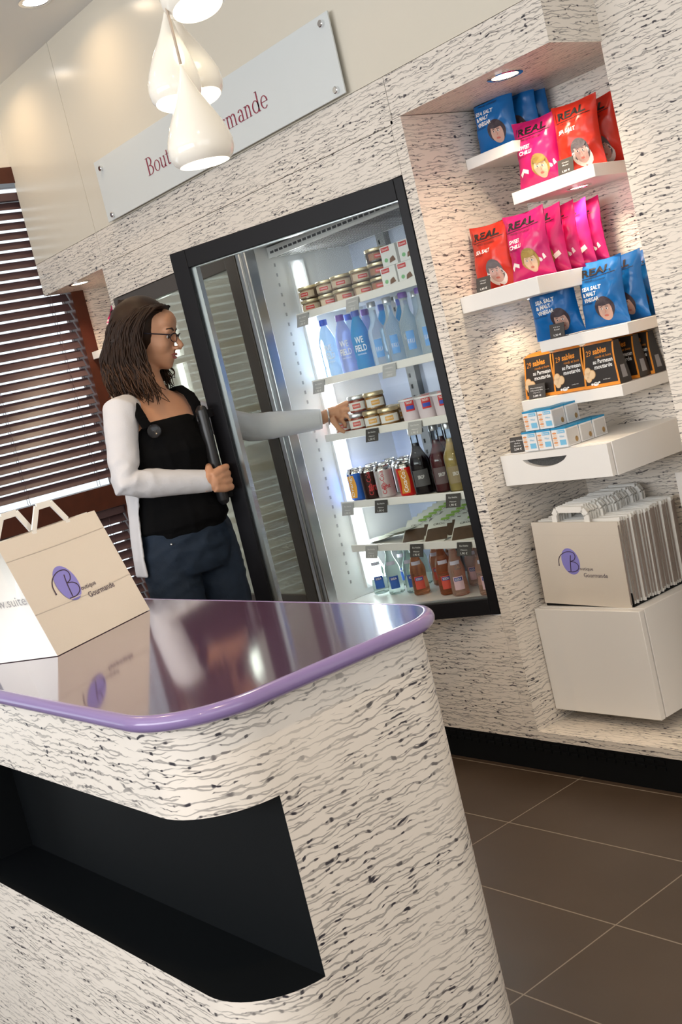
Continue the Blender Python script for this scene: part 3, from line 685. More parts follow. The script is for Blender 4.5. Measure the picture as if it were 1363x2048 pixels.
for i, x in enumerate((-3.10, -3.02, -2.94)): SY_((x, yb+.085, z), 'amber compote jar in the second row, %s from the left' % ('first', 'second', 'third')[i], 0, 'compote jars on the middle fridge shelf')
def pot_mk():
    t = empty('yoghurt_pot', (0, 0, 0), 'x', 'yoghurt pot')
    g = G(); g.lathe([(.028, 0), (.030, .003), (.034, .066), (.0355, .068)], n=22); obj('pot', g, mat('pot_pinkish_white', (.80, .70, .74), .35), t)
    g = G(); g.lathe([(.0365, .068), (.0375, .069), (.0375, .074), (.034, .0755)], n=22); obj('lid', g, mat('pot_lid', (.80, .80, .82), .3), t)
    g = G(); f = lambda u, v: curved(.0326+.003*(v/.07), .03)(u, v); g.grid(lambda u, v: f(u, .034+.042*v), 4, 2, 0); f2 = lambda u, v: f(u, v)+Vector((0, -.0008, 0)); g.grid(lambda u, v: f2(.08+.84*u, .040+.012*v), 4, 1, 1)
    put_text(g, 'YAOURT', lambda u, v: f(u, v)+Vector((0, -.0014, 0)), .12, .058, .76, .008, 2, bold=.02); obj('label', g, [RED, mat('print_blue', (.04, .08, .45), .5), TXT_W], t, smooth=False, fix=False); return t
YP = Kind(pot_mk)
for i, x in enumerate((-2.865, -2.785, -2.705)): YP((x, yb, z), '%s of the three white yoghurt pots with red and blue label' % ('leftmost', 'middle', 'rightmost')[i], .15, 'yoghurt pots'); 
for i, x in enumerate((-2.865, -2.785, -2.705)): YP((x, yb+.085, z), 'yoghurt pot in the second row, behind the %s front pot' % ('leftmost', 'middle', 'rightmost')[i], 0, 'yoghurt pots')
# --- cans
def can(name, base, band, word, tc, word2=None, sil=False):
    def mk():
        t = empty('drinks_can', (0, 0, 0), 'x', 'can')
        g = G(); g.lathe([(.024, 0), (.031, .006), (.0315, .010), (.0315, .098)], n=24, mi=0); obj('body', g, mat('can_'+name, base, .28, .35), t)
        g = G(); g.lathe([(.0315, .098), (.0305, .104), (.0265, .110), (.0275, .1125), (.0265, .1135), (.0255, .110), (.002, .1095)], n=24); obj('lid', g, CHROME, t)
        g = G(); f = curved(.0321, .063)
        if band: g.grid(lambda u, v: curved(.0318, .063)(.10+.5*u+.1*math.sin(v*3), .012+.08*v), 6, 6, 1)
        V = lambda u, v: f(.18+.5*(1-v), .012+.09*u)     # lettering running up the can
        put_text(g, word, V, .04, .28, .92, .50, 2, bold=.01)
        if word2: put_text(g, word2, lambda u, v: f(u, v)+Vector((0, -.0005, 0)), .30, .03, .5, .02, 2, bold=.02)
        obj('print', g, [mat('can_'+name, base), mat('canband_'+name, band or base, .3), mat('cantxt_'+name, tc, .4)], t, smooth=False, fix=False); return t
    return mk
def orangecan():
    t = Kind(can('orange_drink', (.05, .16, .62), (.85, .42, .06), 'Orange', (.9, .9, .85))).make(); return t
cans = [(Kind(can('blue', (.04, .16, .62), (.90, .42, .05), 'Orange', (.92, .9, .85))), -3.235, 'blue can with orange fruit print, next to the light tube', -.25),
        (Kind(can('black', (.035, .012, .010), None, 'Coca-Cola', (.50, .03, .03), 'zero')), -3.160, 'dark brown can marked zero, second from the light tube', .3),
        (Kind(can('silver', (.62, .58, .58), None, 'Coca-Cola', (.50, .04, .05), 'light')), -3.083, 'silver can marked light, between the dark can and the red cans', .2),
        (Kind(can('rose', (.50, .10, .14), None, 'Coca-Cola', (.85, .8, .8))), -3.012, 'dull red can half hidden between the silver and the bright red can', .5),
        (Kind(can('red', (.70, .015, .015), (.62, .25, .03), 'Coca-Cola', (.9, .85, .8))), -2.965, 'bright red can left of the dark cordial bottle', .1)]
z = SH[3]
for i, (K, x, l, rz) in enumerate(cans):
    K((x-(.012 if i == 3 else 0), yb+(.058 if i == 3 else 0), z), l, rz, 'cans on the fourth fridge shelf')
for j in (1, 2):
    for i, (K, x, l, rz) in enumerate(cans[:3]): K((x+.012*j, yb+.075*j, z), 'can standing in the %s row behind the %s can of the front row' % (('second', 'third')[j-1], ('blue', 'dark', 'silver')[i]), rz, 'cans on the fourth fridge shelf')
def cordial(name, col, clear=False):
    def mk():
        t = empty('cordial_bottle', (0, 0, 0), 'x', 'bottle')
        body = [(.030, 0), (.035, .004), (.0355, .105), (.034, .118), (.020, .145), (.0145, .158), (.0130, .170)]
        g = G(); g.lathe([(r*.93, z+.003) for r, z in body], n=22); obj('drink', g, mat('cordial_'+name, col, .1, trans=.25, ior=1.2), t)
        g = G(); g.lathe(body+[(.0125, .205), (.0145, .208), (.0145, .214)], n=22, cap=False); obj('glass', g, CLEAR, t)
        g = G(); g.lathe([(.0155, .204), (.016, .208), (.016, .222), (.013, .228), (.004, .230)], n=18); obj('cap', g, STEEL, t)
        g = G(); f = curved(.0362, .055); g.grid(lambda u, v: f(u, .03+.055*v), 8, 1, 0); put_text(g, 'SIROP', lambda u, v: f(u, v)+Vector((0, -.0005, 0)), .3, .055, .4, .012, 1)
        obj('label', g, [mat('cordlab_'+name, tuple(.35*c+.07 for c in col), .6), TXT_W], t, smooth=False, fix=False); return t
    return mk
CO = [(Kind(cordial('black', (.018, .010, .014))), -2.885, 0, 'near black cordial bottle right of the cans'), (Kind(cordial('ruby', (.13, .02, .025))), -2.795, .01, 'ruby red cordial bottle, between the black and the yellow one'),
      (Kind(cordial('yellow', (.60, .42, .14))), -2.715, -.002, 'cloudy yellow cordial bottle'), (Kind(cordial('red', (.35, .02, .02))), -2.655, .075, 'red cordial bottle behind the yellow one at the shelf\'s right end')]
for K, x, dy, l in CO: K((x, yb+dy, z), l, .1, 'cordial bottles on the fourth fridge shelf')
for i, (x) in enumerate((-2.86, -2.77)): CO[1][0]((x, yb+.095, z), 'ruby cordial bottle in the second row, %s' % ('left one', 'right one')[i], 0, 'cordial bottles on the fourth fridge shelf')
# --- snack sachets leaning in a row on the fifth shelf
def sachet_mk():
    t = empty('snack_sachet', (0, 0, 0), 'x', 'sachet')
    M = Matrix.Rotation(math.radians(-60), 4, 'X')
    g = G(); f = lambda u, v, s: Vector(((u-.5)*.085, s*.003*math.sin(PI*u)**.5*math.sin(PI*v)**.5, v*.125))
    g.grid(lambda u, v: M @ f(u, v, 1), 6, 8, 0); g.grid(lambda u, v: M @ f(u, v, -1), 6, 8, 0)
    for p in range(48, 96): pass
    obj('sachet', g, mat('sachet_white', (.72, .74, .68), .4), t, fix=False)
    g = G(); q = lambda u, v: M @ (f(u, v, -1)+Vector((0, -.0006, 0)))
    g.grid(lambda u, v: q(.04+.92*u, .05+.50*v), 6, 4, 0); g.grid(lambda u, v: q(.52+.36*u, .84+.10*v), 4, 1, 1); put_text(g, 'CROC', lambda u, v: q(u, v)+Vector((0, -.0005, 0)), .25, .66, .5, .08, 2)
    obj('print', g, [mat('sachet_brown', (.085, .05, .03), .5, vary=.5, vscale=90), mat('sachet_green', (.30, .52, .10), .5), TXT_K], t, smooth=False, fix=False); return t
SA = Kind(sachet_mk); z = SH[4]; ords = ('first', 'second', 'third', 'fourth', 'fifth', 'sixth', 'seventh', 'eighth', 'ninth', 'tenth', 'eleventh', 'twelfth')
for k in range(9): SA((-2.975+.007*k, SHY+.015+.020*k, z+.0065*k), 'brown and white snack sachet in the left leaning row, %s from the front' % ords[k], .5, 'snack sachets')
for k in range(8): SA((-2.860+.007*k, SHY+.015+.020*k, z+.0065*k), 'brown and white snack sachet in the middle leaning row, %s from the front' % ords[k], .5, 'snack sachets')
for k in range(4): SA((-2.730+.007*k, SHY+.015+.022*k, z+.0065*k), 'snack sachet in the right leaning row, %s from the front' % ords[k], .5, 'snack sachets')
def flat_mk():
    t = empty('flat_packet', (0, 0, 0), 'x', 'packet'); g = G()
    f = lambda u, v, s: Vector(((u-.5)*.13, (v-.5)*.10, .006+s*.006*math.sin(PI*u)**.5*math.sin(PI*v)**.5+.012*u*u))
    g.grid(lambda u, v: f(u, v, 1), 8, 8); g.grid(lambda u, v: f(u, v, -1), 8, 8); obj('packet', g, mat('packet_grey_green', (.45, .48, .40), .35, vary=.3, vscale=40), t, fix=False); return t
FP = Kind(flat_mk)
for k, (x, y, rz, h) in enumerate(((-3.20, .07, .2, 0), (-3.12, .10, -.3, .012), (-3.07, .08, .1, .026), (-3.02, .15, .5, .0))): FP((x, SHY+y, z+h), 'grey green packet lying flat left of the sachets, %s from the light tube' % ords[k], rz, 'flat packets on the fifth fridge shelf')
# --- small soda bottles on the fridge floor
def soda(name, col, lab, tr=.5):
    def mk():
        t = empty('soda_bottle', (0, 0, 0), 'x', 'bottle')
        g = G(); g.lathe([(.024, 0), (.0285, .004), (.029, .03), (.0265, .060), (.0285, .085), (.026, .100), (.0165, .125), (.0125, .140), (.0120, .158), (.0135, .160), (.0135, .165)], n=22); obj('body', g, mat('soda_'+name, col, .06, trans=tr, ior=1.15), t)
        g = G(); g.lathe([(.0148, .158), (.0155, .160), (.0140, .168), (.004, .1695)], n=18); obj('cap', g, CAPS, t)
        g = G(); f = curved(.0297, .034); g.grid(lambda u, v: f(u, .022+.045*v)+Vector((0, -.0006, 0)), 5, 1, 0); g.grid(lambda u, v: f(.1+.8*u, .052+.012*v)+Vector((0, -.0012, 0)), 5, 1, 1)
        f3 = curved(.0235, .034); g.grid(lambda u, v: f3(u, .106+.013*v)+Vector((0, .0, 0)), 5, 1, 2); put_text(g, 'SODA', lambda u, v: f(u, v)+Vector((0, -.0018, 0)), .18, .054, .64, .008, 3, bold=.02)
        obj('label', g, [mat('sodalab_'+name, lab, .5), mat('soda_navy', (.03, .06, .35), .5), mat('soda_neck', (.62, .60, .72), .5), TXT_W], t, smooth=False, fix=False); return t
    return mk
S1 = Kind(soda('clear', (.72, .84, .78), (.04, .14, .52), .9)); S2 = Kind(soda('amber', (.62, .24, .12), (.72, .10, .07), .75)); S3 = Kind(soda('rose', (.82, .56, .46), (.80, .55, .62), .75))
z = FZ0+.001
for i, (K, x, dy, l) in enumerate(((S1, -3.245, 0, 'clear soda bottle with blue label, nearest the light tube on the fridge floor'), (S1, -3.160, 0, 'clear soda bottle with blue label, second on the fridge floor'), (S1, -3.085, .02, 'clear soda bottle with blue label, just left of the amber ones'), (S2, -3.020, -.005, 'amber soda bottle with red label, leftmost of the amber ones'), (S2, -2.945, .05, 'amber soda bottle standing back between the two other amber ones'),
        (S2, -2.890, .0, 'amber soda bottle with red label, beside the rose bottles'), (S3, -2.820, -.01, 'rose soda bottle with pink label, leftmost of the rose ones'), (S3, -2.765, .06, 'rose soda bottle standing back between the two other rose ones'), (S3, -2.700, 0, 'rose soda bottle with pink label at the right end'))):
    K((x, SHY+.05+dy, z), l, .2, 'soda bottles on the fridge floor')
for i, (K, x) in enumerate(((S1, -3.22), (S1, -3.13), (S2, -3.04), (S2, -2.96), (S3, -2.86), (S3, -2.66))): K((x, SHY+.16, z), 'soda bottle in the rear row of the fridge floor, %s from the left' % ords[i], 0, 'soda bottles on the fridge floor')

# ================================================================= SNACK NICHE
NXL, NXR = -2.413, -1.863
SHF = {}
def wall_shelf(key, x0, x1, y0, z0, z1, label):
    r = empty('wall_shelf', ((x0+x1)/2, NB, z0), label, 'shelf', 'white shelves of the snack niche')
    g = G(); g.box(x0, x1, y0, NB-.001, z0, z1); obj('board', g, WHITE, r, world=True, bevel=.0015); SHF[key] = z1; return r
wall_shelf(1, NXL+.001, -2.222, 2.565, 1.780, 1.811, 'topmost small white shelf of the snack niche, carrying blue crisp packets')
wall_shelf(2, -2.262, -1.966, 2.560, 1.640, 1.674, 'white shelf with a round lamp under it, carrying pink and red crisp packets')
wall_shelf(3, NXL+.001, -2.113, 2.420, 1.377, 1.424, 'deep white shelf carrying one red and several pink crisp packets')
wall_shelf(4, -2.278, -1.962, 2.560, 1.217, 1.249, 'white shelf carrying blue crisp packets, right above the biscuit cartons')
wall_shelf(5, -2.395, -2.022, 2.560, 1.056, 1.088, 'white shelf carrying the black and orange biscuit cartons')
downlight(-2.085, 2.635, 1.640, 'round lamp set under the white shelf of pink and red packets', .9, .026)
downlight(-2.30, 2.60, 1.377, 'round lamp under the deep white shelf', .45, .026)
wall_left = empty('wall_shelf', (-4.62, NB, 1.61), 'white shelf in the recess behind the woman\'s hair, by the window frame', 'shelf')
g = G(); g.box(LX+.005, -4.40, 2.50, NB-.001, 1.612, 1.646); obj('board', g, WHITE, wall_left, world=True, bevel=.0015)
# --- crisp packets
def crisp(name, col, lines, hair, face, seed, W_=.150, H_=.180, T=.030, squash=0.0):
    def mk():
        t = empty('crisp_packet', (0, 0, 0), 'x', 'crisp packet')
        def P(u, v, s=-1, off=0.0):
            a, b = 2*u-1, v
            env = max(0, 1-abs(a)**3.2)**.75*max(0, math.sin(PI*min(1, max(0, (b-.03)/.94))))**.55
            x = a*W_/2*(1-.10*math.sin(PI*b))*(1.0); zz = b*H_+.006*a*a*(1 if b > .5 else -1)*abs(2*b-1)
            nz = noise.noise(Vector((x*26+seed, zz*22, s*3+seed)))*.009+noise.noise(Vector((x*60, zz*50+seed, s)))*.0045
            y = s*(T*env*(.75+.35*math.sin(PI*b**.8))+off)+nz*(.35+.65*env)+.010*math.sin(a*2+seed)*(b-.5)
            return Vector((x, y, max(zz, .0)))
        m = mat('packet_'+name, col, .26)
        g = G(); g.grid(lambda u, v: P(u, v, -1), 22, 26, 0); g.grid(lambda u, v: P(u, v, 1), 22, 26, 0)
        for u_ in (0, 1): pass
        obj('packet', g, m, t, fix=False, ang=70)
        g = G(); F = lambda u, v: P(u, v, -1, .0014); F2 = lambda u, v: P(u, v, -1, .0026); F3 = lambda u, v: P(u, v, -1, .0038)
        put_text(g, 'REAL', F, .16, .775, .66, .115, 0, bold=.035, skew=.03)
        ribbon(g, F, [(.10+.08*i, .742+.004*i) for i in range(11)], .010, 0); ribbon(g, F, [(.10, .75+.014*i) for i in range(12)], .010, 0)
        put_text(g, 'HAND COOKED', F, .22, .700, .5, .028, 0)
        v = .64
        for ln in lines: put_text(g, ln, F, .18, v-.075, .058*len(ln)*.92, .062, 1, bold=.03, skew=.01); v -= .085
        put_text(g, 'POTATO CRISPS', F, .08, v-.02, .3, .022, 0)
        cu, cv = .62, .23
        if name == 'pink': ribbon(g, F, [(.12, .20), (.22, .26), (.34, .22)], .06, 4); ribbon(g, F, [(.80, .24), (.92, .30)], .07, 4)
        disc(g, F, cu, cv+.045, .19, .175, 2, 22)
        if name == 'red': disc(g, F, cu, cv-.04, .20, .16, 4, 20)
        disc(g, F2, cu+.01, cv, .135, .15, 3, 22); disc(g, F3, cu, cv+.13, .15, .055, 2, 16)
        if name == 'blue': disc(g, F3, cu-.02, cv+.09, .15, .07, 2, 16, 0, 0, PI)
        for q in (-1, 1): disc(g, F3, cu+.01+.055*q, cv+.03, .026, .016, 4, 10); disc(g, lambda a, b: P(a, b, -1, .005), cu+.01+.055*q, cv+.03, .012, .013, 0, 8); ribbon(g, F3, [(cu+.01+.03*q, cv+.065), (cu+.01+.085*q, cv+.06)], .010, 2)
        ribbon(g, F3, [(cu+.02, cv+.02), (cu+.03, cv-.02), (cu+.01, cv-.03)], .008, 5); disc(g, F3, cu+.015, cv-.075, .045, .016, 5, 12)
        obj('print', g, [TXT_K, TXT_W, mat('hair_'+name, hair, .6), mat('face_'+name, face, .6), mat('print_pale', (.78, .72, .70), .6), mat('print_lips', (.5, .14, .11), .6)], t, smooth=False, fix=False)
        return t
    return mk
BL = [Kind(crisp('blue', (.007, .13, .40), ('SEA SALT', '& MALT', 'VINEGAR'), (.045, .03, .04), (.55, .34, .27), s)) for s in (1.3, 5.1)]
PK = [Kind(crisp('pink', (.52, .010, .13), ('SWEET', 'CHILLI'), (.36, .24, .06), (.62, .42, .30), s)) for s in (2.2, 7.7)]
RD = [Kind(crisp('red', (.54, .026, .012), ('SEA SALT',), (.14, .12, .13), (.56, .36, .32), s)) for s in (3.4, 9.1)]
def place(K, i, x, y, key, rz, label, tilt=0, roll=0, group=None, z=None):
    o = K[i]((x, y, (SHF[key] if z is None else z)+.0015), label, rz, group); o.rotation_euler = (tilt, roll, rz); return o
gB, gP, gR = 'blue crisp packets', 'pink crisp packets', 'red crisp packets'
place(BL, 0, -2.325, 2.625, 1, .12, 'blue crisp packet at the front of the topmost shelf', -.05, .02, gB); place(BL, 1, -2.300, 2.700, 1, .05, 'blue crisp packet second on the topmost shelf', -.03, 0, gB); place(BL, 0, -2.296, 2.752, 1, 0, 'blue crisp packet at the rear of the topmost shelf, against the wall', 0, 0, gB)
place(PK, 0, -2.190, 2.615, 2, .15, 'pink crisp packet at the left front of the lamp-lit shelf', -.05, .04, gP); place(PK, 1, -2.165, 2.715, 2, 0, 'pink crisp packet behind the front pink one on the lamp-lit shelf', 0, 0, gP)
place(RD, 0, -2.048, 2.62, 2, .10, 'red crisp packet at the front of the lamp-lit shelf, behind the price card', -.05, .03, gR); place(RD, 1, -2.035, 2.705, 2, 0, 'red crisp packet partly hidden by the wall edge on the lamp-lit shelf', 0, 0, gR)
place(RD, 1, -2.330, 2.500, 3, .10, 'red crisp packet on the deep white shelf, left of the pink row', -.05, .03, gR)
for k, y in enumerate((2.500, 2.560, 2.612, 2.662, 2.712)): place(PK, k % 2, -2.190+.006*k, y, 3, .06-.02*k, 'pink crisp packet in the row on the deep shelf, %s from the front' % ords[k], -.04, .01*(k % 3), gP)
place(BL, 1, -2.225, 2.60, 4, .38, 'blue crisp packet behind the price card at the left of its shelf', .02, -.03, gB); place(BL, 0, -2.070, 2.615, 4, .10, 'large blue crisp packet facing the room, on the shelf above the biscuits', -.06, .02, gB)
place(BL, 1, -2.045, 2.685, 4, 0, 'blue crisp packet right behind the large blue one', 0, 0, gB); place(BL, 0, -2.04, 2.745, 4, -.05, 'blue crisp packet at the back right, cut off by the wall edge', 0, 0, gB)
place(PK, 1, -4.755, 2.56, 1, 0, 'pink packet on the white shelf behind the woman\'s hair', -.35, .15, gP, z=1.647)
# --- price cards
def card(x, y, z, rz, label, lines, w=.052, h=.040, price='1,20 \u20ac'):
    t = empty('price_card', (x, y, z+.0005), label, 'price card', 'price cards of the niche', rz)
    M = Matrix.Rotation(math.radians(-12), 4, 'X'); g = G(); g.box(-w/2, w/2, -.0008, .0008, 0, h, 0, M); g.box(-w/2, w/2, -.001, .020, 0, .0014, 0); f = lambda u, v: M @ Vector((-w/2+w*u, -.0013, h*v))
    v = .80
    for l in lines: put_text(g, l, f, .5-.045*len(l), v-.1, .09*len(l), .09, 1); v -= .17
    put_text(g, price, f, .26, .10, .5, .16, 1, bold=.02); obj('card', g, [CARD_D, TXT_W], t, smooth=False, fix=False); return t
card(-2.063, 2.566, SHF[2], .05, 'grey price card leaning on the red packet of the lamp-lit shelf', ('Chips', 'Real'))
card(-2.322, 2.430, SHF[3], .05, 'dark price card reading 1,20 in front of the red packet on the deep shelf', ('Chips', 'Real'))
card(-2.212, 2.567, SHF[4], .05, 'dark price card reading 1,20 in front of the small blue packet', ('Chips', 'Real'))
card(-2.335, 2.567, SHF[5], .05, 'dark price card in front of the leftmost biscuit carton', ('Parmesan', 'Moutarde', 'Apero'), .062, .042, '3,80 \u20ac')
card(-2.356, 2.462, .952, .1, 'dark price card on the drawer unit, left of the small blue and white boxes', ('Sable Nature', 'Bebe', 'Boite'), .055, .044, '2,50 \u20ac')
# --- biscuit cartons
def biscuit_mk():
    t = empty('biscuit_carton', (0, 0, 0), 'x', 'carton')
    OR = mat('carton_orange', (.80, .28, .03), .4); BK = mat('carton_black', (.025, .020, .018), .4); W_, H_, D_ = .112, .120, .055
    def P(u, v, off=0.0):
        v = max(v, 0.0); return Vector(((u-.5)*(W_+.008*math.cos(PI*v*1.2)), -D_/2*(1-.55*v**1.6)-off, H_*v))
    g = G(); g.grid(lambda u, v: P(u, v), 2, 12, 1); g.grid(lambda u, v: Vector((P(u, v).x, D_/2*(1-.55*v**1.6), H_*v)), 2, 12, 1)
    for u_ in (0, 1): g.grid(lambda a, v: Vector((P(u_, v).x, -D_/2*(1-.55*v**1.6)*(1-2*a), H_*v)), 1, 12, 1)
    g.grid(lambda u, a: Vector((P(u, 1).x, -D_/2*.45*(1-2*a), H_)), 1, 1, 0); g.grid(lambda u, a: Vector((P(u, 0).x, -D_/2*(1-2*a), 0)), 1, 1, 0)
    g.grid(lambda u, a: Vector((P(u, 1).x, -D_/2*.45+.010*math.sin(PI*u), H_+.012*a*math.sin(PI*u)**.5)), 8, 1, 0)
    obj('carton', g, [OR, BK], t, ang=30)
    g = G(); F = lambda u, v: P(u, v, .0006); F2 = lambda u, v: P(u, v, .0012); F3 = lambda u, v: P(u, v, .0018)
    ribbon(g, F, [(.025, .02+.06*i) for i in range(17)], .05, 0); ribbon(g, F, [(.975, .02+.06*i) for i in range(17)], .05, 0); ribbon(g, F, [(.0, .03), (1, .03)], .09, 0)
    put_text(g, '29', F, .10, .74, .16, .13, 0, skew=.01); put_text(g, 'sables', F, .32, .76, .44, .14, 0, bold=.03, skew=.02); put_text(g, 'ronds et bons', F, .38, .67, .52, .06, 0, skew=.015)
    put_text(g, 'au Parmesan', F, .30, .54, .62, .10, 2, bold=.02, skew=.015); put_text(g, 'moutarde', F, .34, .42, .54, .10, 2, bold=.02, skew=.015); put_text(g, 'poids net', F, .55, .15, .2, .03, 2)
    for (a, b, r) in ((.12, .40, .10), (.10, .30, .09), (.24, .32, .11), (.15, .22, .08)): disc(g, F2, a, b, r*1.05, r, 3, 18); disc(g, F3, a, b, r*.9, r*.86, 4, 18)
    disc(g, F2, .33, .09, .08, .045, 2, 12); disc(g, F3, .31, .11, .018, .014, 1, 8); disc(g, F3, .36, .11, .018, .014, 1, 8); disc(g, F2, .22, .09, .03, .03, 2, 8); disc(g, F2, .43, .12, .03, .02, 2, 8)
    obj('print', g, [OR, TXT_K, TXT_W, mat('biscuit_rim', (.62, .36, .16), .6), mat('biscuit_face', (.82, .58, .34), .6)], t, smooth=False, fix=False)
    g = G(); g.add([(P(1, .12).x+.0006, -.012, .015), (P(1, .12).x+.0006, .012, .015), (P(1, .4).x+.0006, .010, .05), (P(1, .4).x+.0006, -.010, .05)], [(0, 1, 2, 3)]); obj('side_window', g, mat('carton_window', (.30, .29, .30), .15), t, smooth=False, fix=False)
    return t
BC = Kind(biscuit_mk)
for k, (x, y, l) in enumerate(((-2.335, 2.615, 'leftmost black and orange biscuit carton, behind the price card'), (-2.218, 2.610, 'middle one of the three front biscuit cartons'), (-2.100, 2.605, 'rightmost of the three front biscuit cartons'), (-2.105, 2.700, 'biscuit carton standing behind the rightmost front one'), (-2.095, 2.757, 'biscuit carton at the very back of its shelf'))):
    BC((x, y, SHF[5]+.001), l, .05, 'biscuit cartons')
# --- small blue and white boxes on the drawer unit
def smallbox_mk():
    t = empty('biscuit_box', (0, 0, 0), 'x', 'small box'); w, h, d = .052, .056, .055; BLU = mat('box_blue', (.02, .26, .50), .45)
    g = G(); g.box(-w/2, w/2, -d/2, d/2, 0, h); obj('box', g, mat('box_white', (.80, .80, .80), .45), t, bevel=.0008)
    g = G(); g.box(-w/2-.0003, w/2+.0003, -d/2-.0003, d/2+.0003, h-.005, h+.0004, 0); f = lambda u, v: Vector((-w/2+w*u, -d/2-.0008, h*v)); f2 = lambda u, v: f(u, v)+Vector((0, -.0005, 0))
    g.add([f(.42, .72), f(.95, .72), f(.95, .88), f(.42, .88)], [(0, 1, 2, 3)], 1); put_text(g, 'Bonne', f2, .46, .75, .42, .10, 2)
    g.add([f(.50, .12), f(.92, .12), f(.92, .38), f(.50, .38)], [(0, 1, 2, 3)], 1); put_text(g, 'Mini', f, .55, .5, .3, .1, 1)
    for k in range(6): disc(g, f, .20, .14+.12*k, .15, .05, 3 if k % 2 else 4, 12)
    s = lambda u, v: Vector((w/2+.0008, -d/2+d*u, h*v)); g.add([s(.08, .06), s(.92, .06), s(.92, .84), s(.08, .84)], [(0, 1, 2, 3)], 5); disc(g, s, .72, .26, .12, .14, 6, 14)
    obj('print', g, [BLU, mat('box_sky', (.20, .52, .76), .5), TXT_W, mat('biscuit_orange', (.75, .33, .14), .6), mat('biscuit_pale', (.85, .62, .45), .6), mat('box_side_grey', (.56, .55, .54), .5), mat('honey', (.70, .36, .03), .5)], t, smooth=False, fix=False); return t
SB = Kind(smallbox_mk); gz = .952
for x, y, k, l in ((-2.290, 2.475, 0, 'lower row, leftmost box at the front'), (-2.234, 2.475, 0, 'lower row, middle box at the front'), (-2.178, 2.475, 0, 'lower row, rightmost box at the front'), (-2.178, 2.535, 0, 'lower row, second from the front on the right'), (-2.178, 2.595, 0, 'lower row, hindmost box on the right'),
                   (-2.290, 2.535, 0, 'lower row, left box behind the front one'), (-2.234, 2.535, 0, 'lower row, middle box behind the front one'), (-2.275, 2.480, 1, 'upper row, left box'), (-2.219, 2.480, 1, 'upper row, right box'), (-2.219, 2.540, 1, 'upper row, box behind the right one')):
    SB((x, y, gz+.0575*k), 'small white box with blue lid edge, '+l, 0, 'small blue and white boxes')
# --- drawer unit
dr = empty('drawer_unit', (-2.21, NB, .857), 'white wall-hung drawer with a crescent finger hole, in the niche above the paper bags', 'drawer')
g = G(); g.box(-2.411, -2.011, 2.458, NB-.001, .857, .951); obj('body', g, WHITE, dr, world=True, bevel=.001)
g = G()   # drawer front with crescent cut-out
X0, X1, Z0, Z1, Yf = -2.409, -2.013, .859, .949, 2.438
cut = [(-2.325, .930)]+[(-2.325+.168*i/14, .930-.026*math.sin(PI*i/14)**.6) for i in range(1, 14)]+[(-2.157, .930)]
xs = [c[0] for c in cut]
def fpan(y, flip):
    q = []
    for (a, b), (c, d) in zip(cut[:-1], cut[1:]):
        q.append(((a, Z0), (c, Z0), (c, d), (a, b)))
    q.append(((X0, Z0), (xs[0], Z0), (xs[0], .930), (X0, .930))); q.append(((xs[-1], Z0), (X1, Z0), (X1, .930), (xs[-1], .930))); q.append(((X0, .930), (X1, .930), (X1, Z1), (X0, Z1)))
    for r in q: g.add([(x, y, z) for x, z in r], [(0, 1, 2, 3)])
fpan(Yf, 0); fpan(Yf+.016, 1)
for (a, b), (c, d) in zip(cut, cut[1:]+cut[:1]): g.add([(a, Yf, b), (c, Yf, d), (c, Yf+.016, d), (a, Yf+.016, b)], [(0, 1, 2, 3)])
for (a, b), (c, d) in (((X0, Z0), (X1, Z0)), ((X1, Z0), (X1, Z1)), ((X1, Z1), (X0, Z1)), ((X0, Z1), (X0, Z0))): g.add([(a, Yf, b), (c, Yf, d), (c, Yf+.016, d), (a, Yf+.016, b)], [(0, 1, 2, 3)])
obj('drawer_front', g, WHITE, dr, world=True, smooth=False)
g = G(); g.box(-2.33, -2.15, Yf+.0165, Yf+.0185, .895, .935); obj('finger_recess', g, mat('speckled_dark', (.07, .07, .07), .5, vary=.95, vscale=220), dr, world=True)
# --- hanging cabinet
cb = empty('wall_cabinet', (-2.22, NB, .163), 'white wall-hung cube cabinet under the stack of paper bags', 'cabinet')
g = G(); g.box(-2.413+.003, -2.022, 2.462, NB-.001, .165, .480); obj('body', g, WHITE, cb, world=True, bevel=.001)
g = G(); g.box(-2.410, -2.024, 2.440, 2.459, .163, .478); obj('door', g, WHITE, cb, world=True, bevel=.0015)
# --- bags in their tray
tr = empty('bag_tray', (-2.22, 2.60, .480), 'black tray holding the stack of paper bags', 'tray')
g = G(); g.box(-2.385, -2.062, 2.475, 2.775, .4805, .484); g.box(-2.385, -2.062, 2.472, 2.475, .4805, .52); g.box(-2.385, -2.062, 2.772, 2.775, .4805, .56); obj('tray', g, BLACK, tr, world=True, smooth=False)
def logo(g, F, cu, cv, su, sv, mi=(0, 1)):
    F2 = lambda u, v: F(u, v, .0006)
    disc(g, lambda u, v: F(u, v, .0003), cu, cv, .105*su, .16*sv, mi[0], 30, .12)
    b = lambda pts: [(cu+su*x, cv+sv*y) for x, y in smoothpath(pts)]
    ribbon(g, F2, b([(-.145, -.045), (-.14, .02), (-.10, .08), (-.03, .115), (.04, .11), (.065, .07), (.045, .02), (-.005, .0)]), .009*su, mi[1])
    ribbon(g, F2, b([(-.005, .0), (.05, -.01), (.085, -.045), (.075, -.095), (.02, -.125), (-.05, -.125)]), .009*su, mi[1])
    ribbon(g, F2, b([(.012, .075), (-.002, .0), (-.015, -.12)]), .010*su, mi[1]); disc(g, F2, cu-.146*su, cv-.05*sv, .008*su, .008*su, mi[1], 8)
    put_text(g, 'outique', F2, cu+.095*su, cv-.115*sv, .155*su, .048*sv, mi[1]); put_text(g, 'Gourmande', F2, cu+.13*su, cv-.185*sv, .275*su, .05*sv, mi[1])
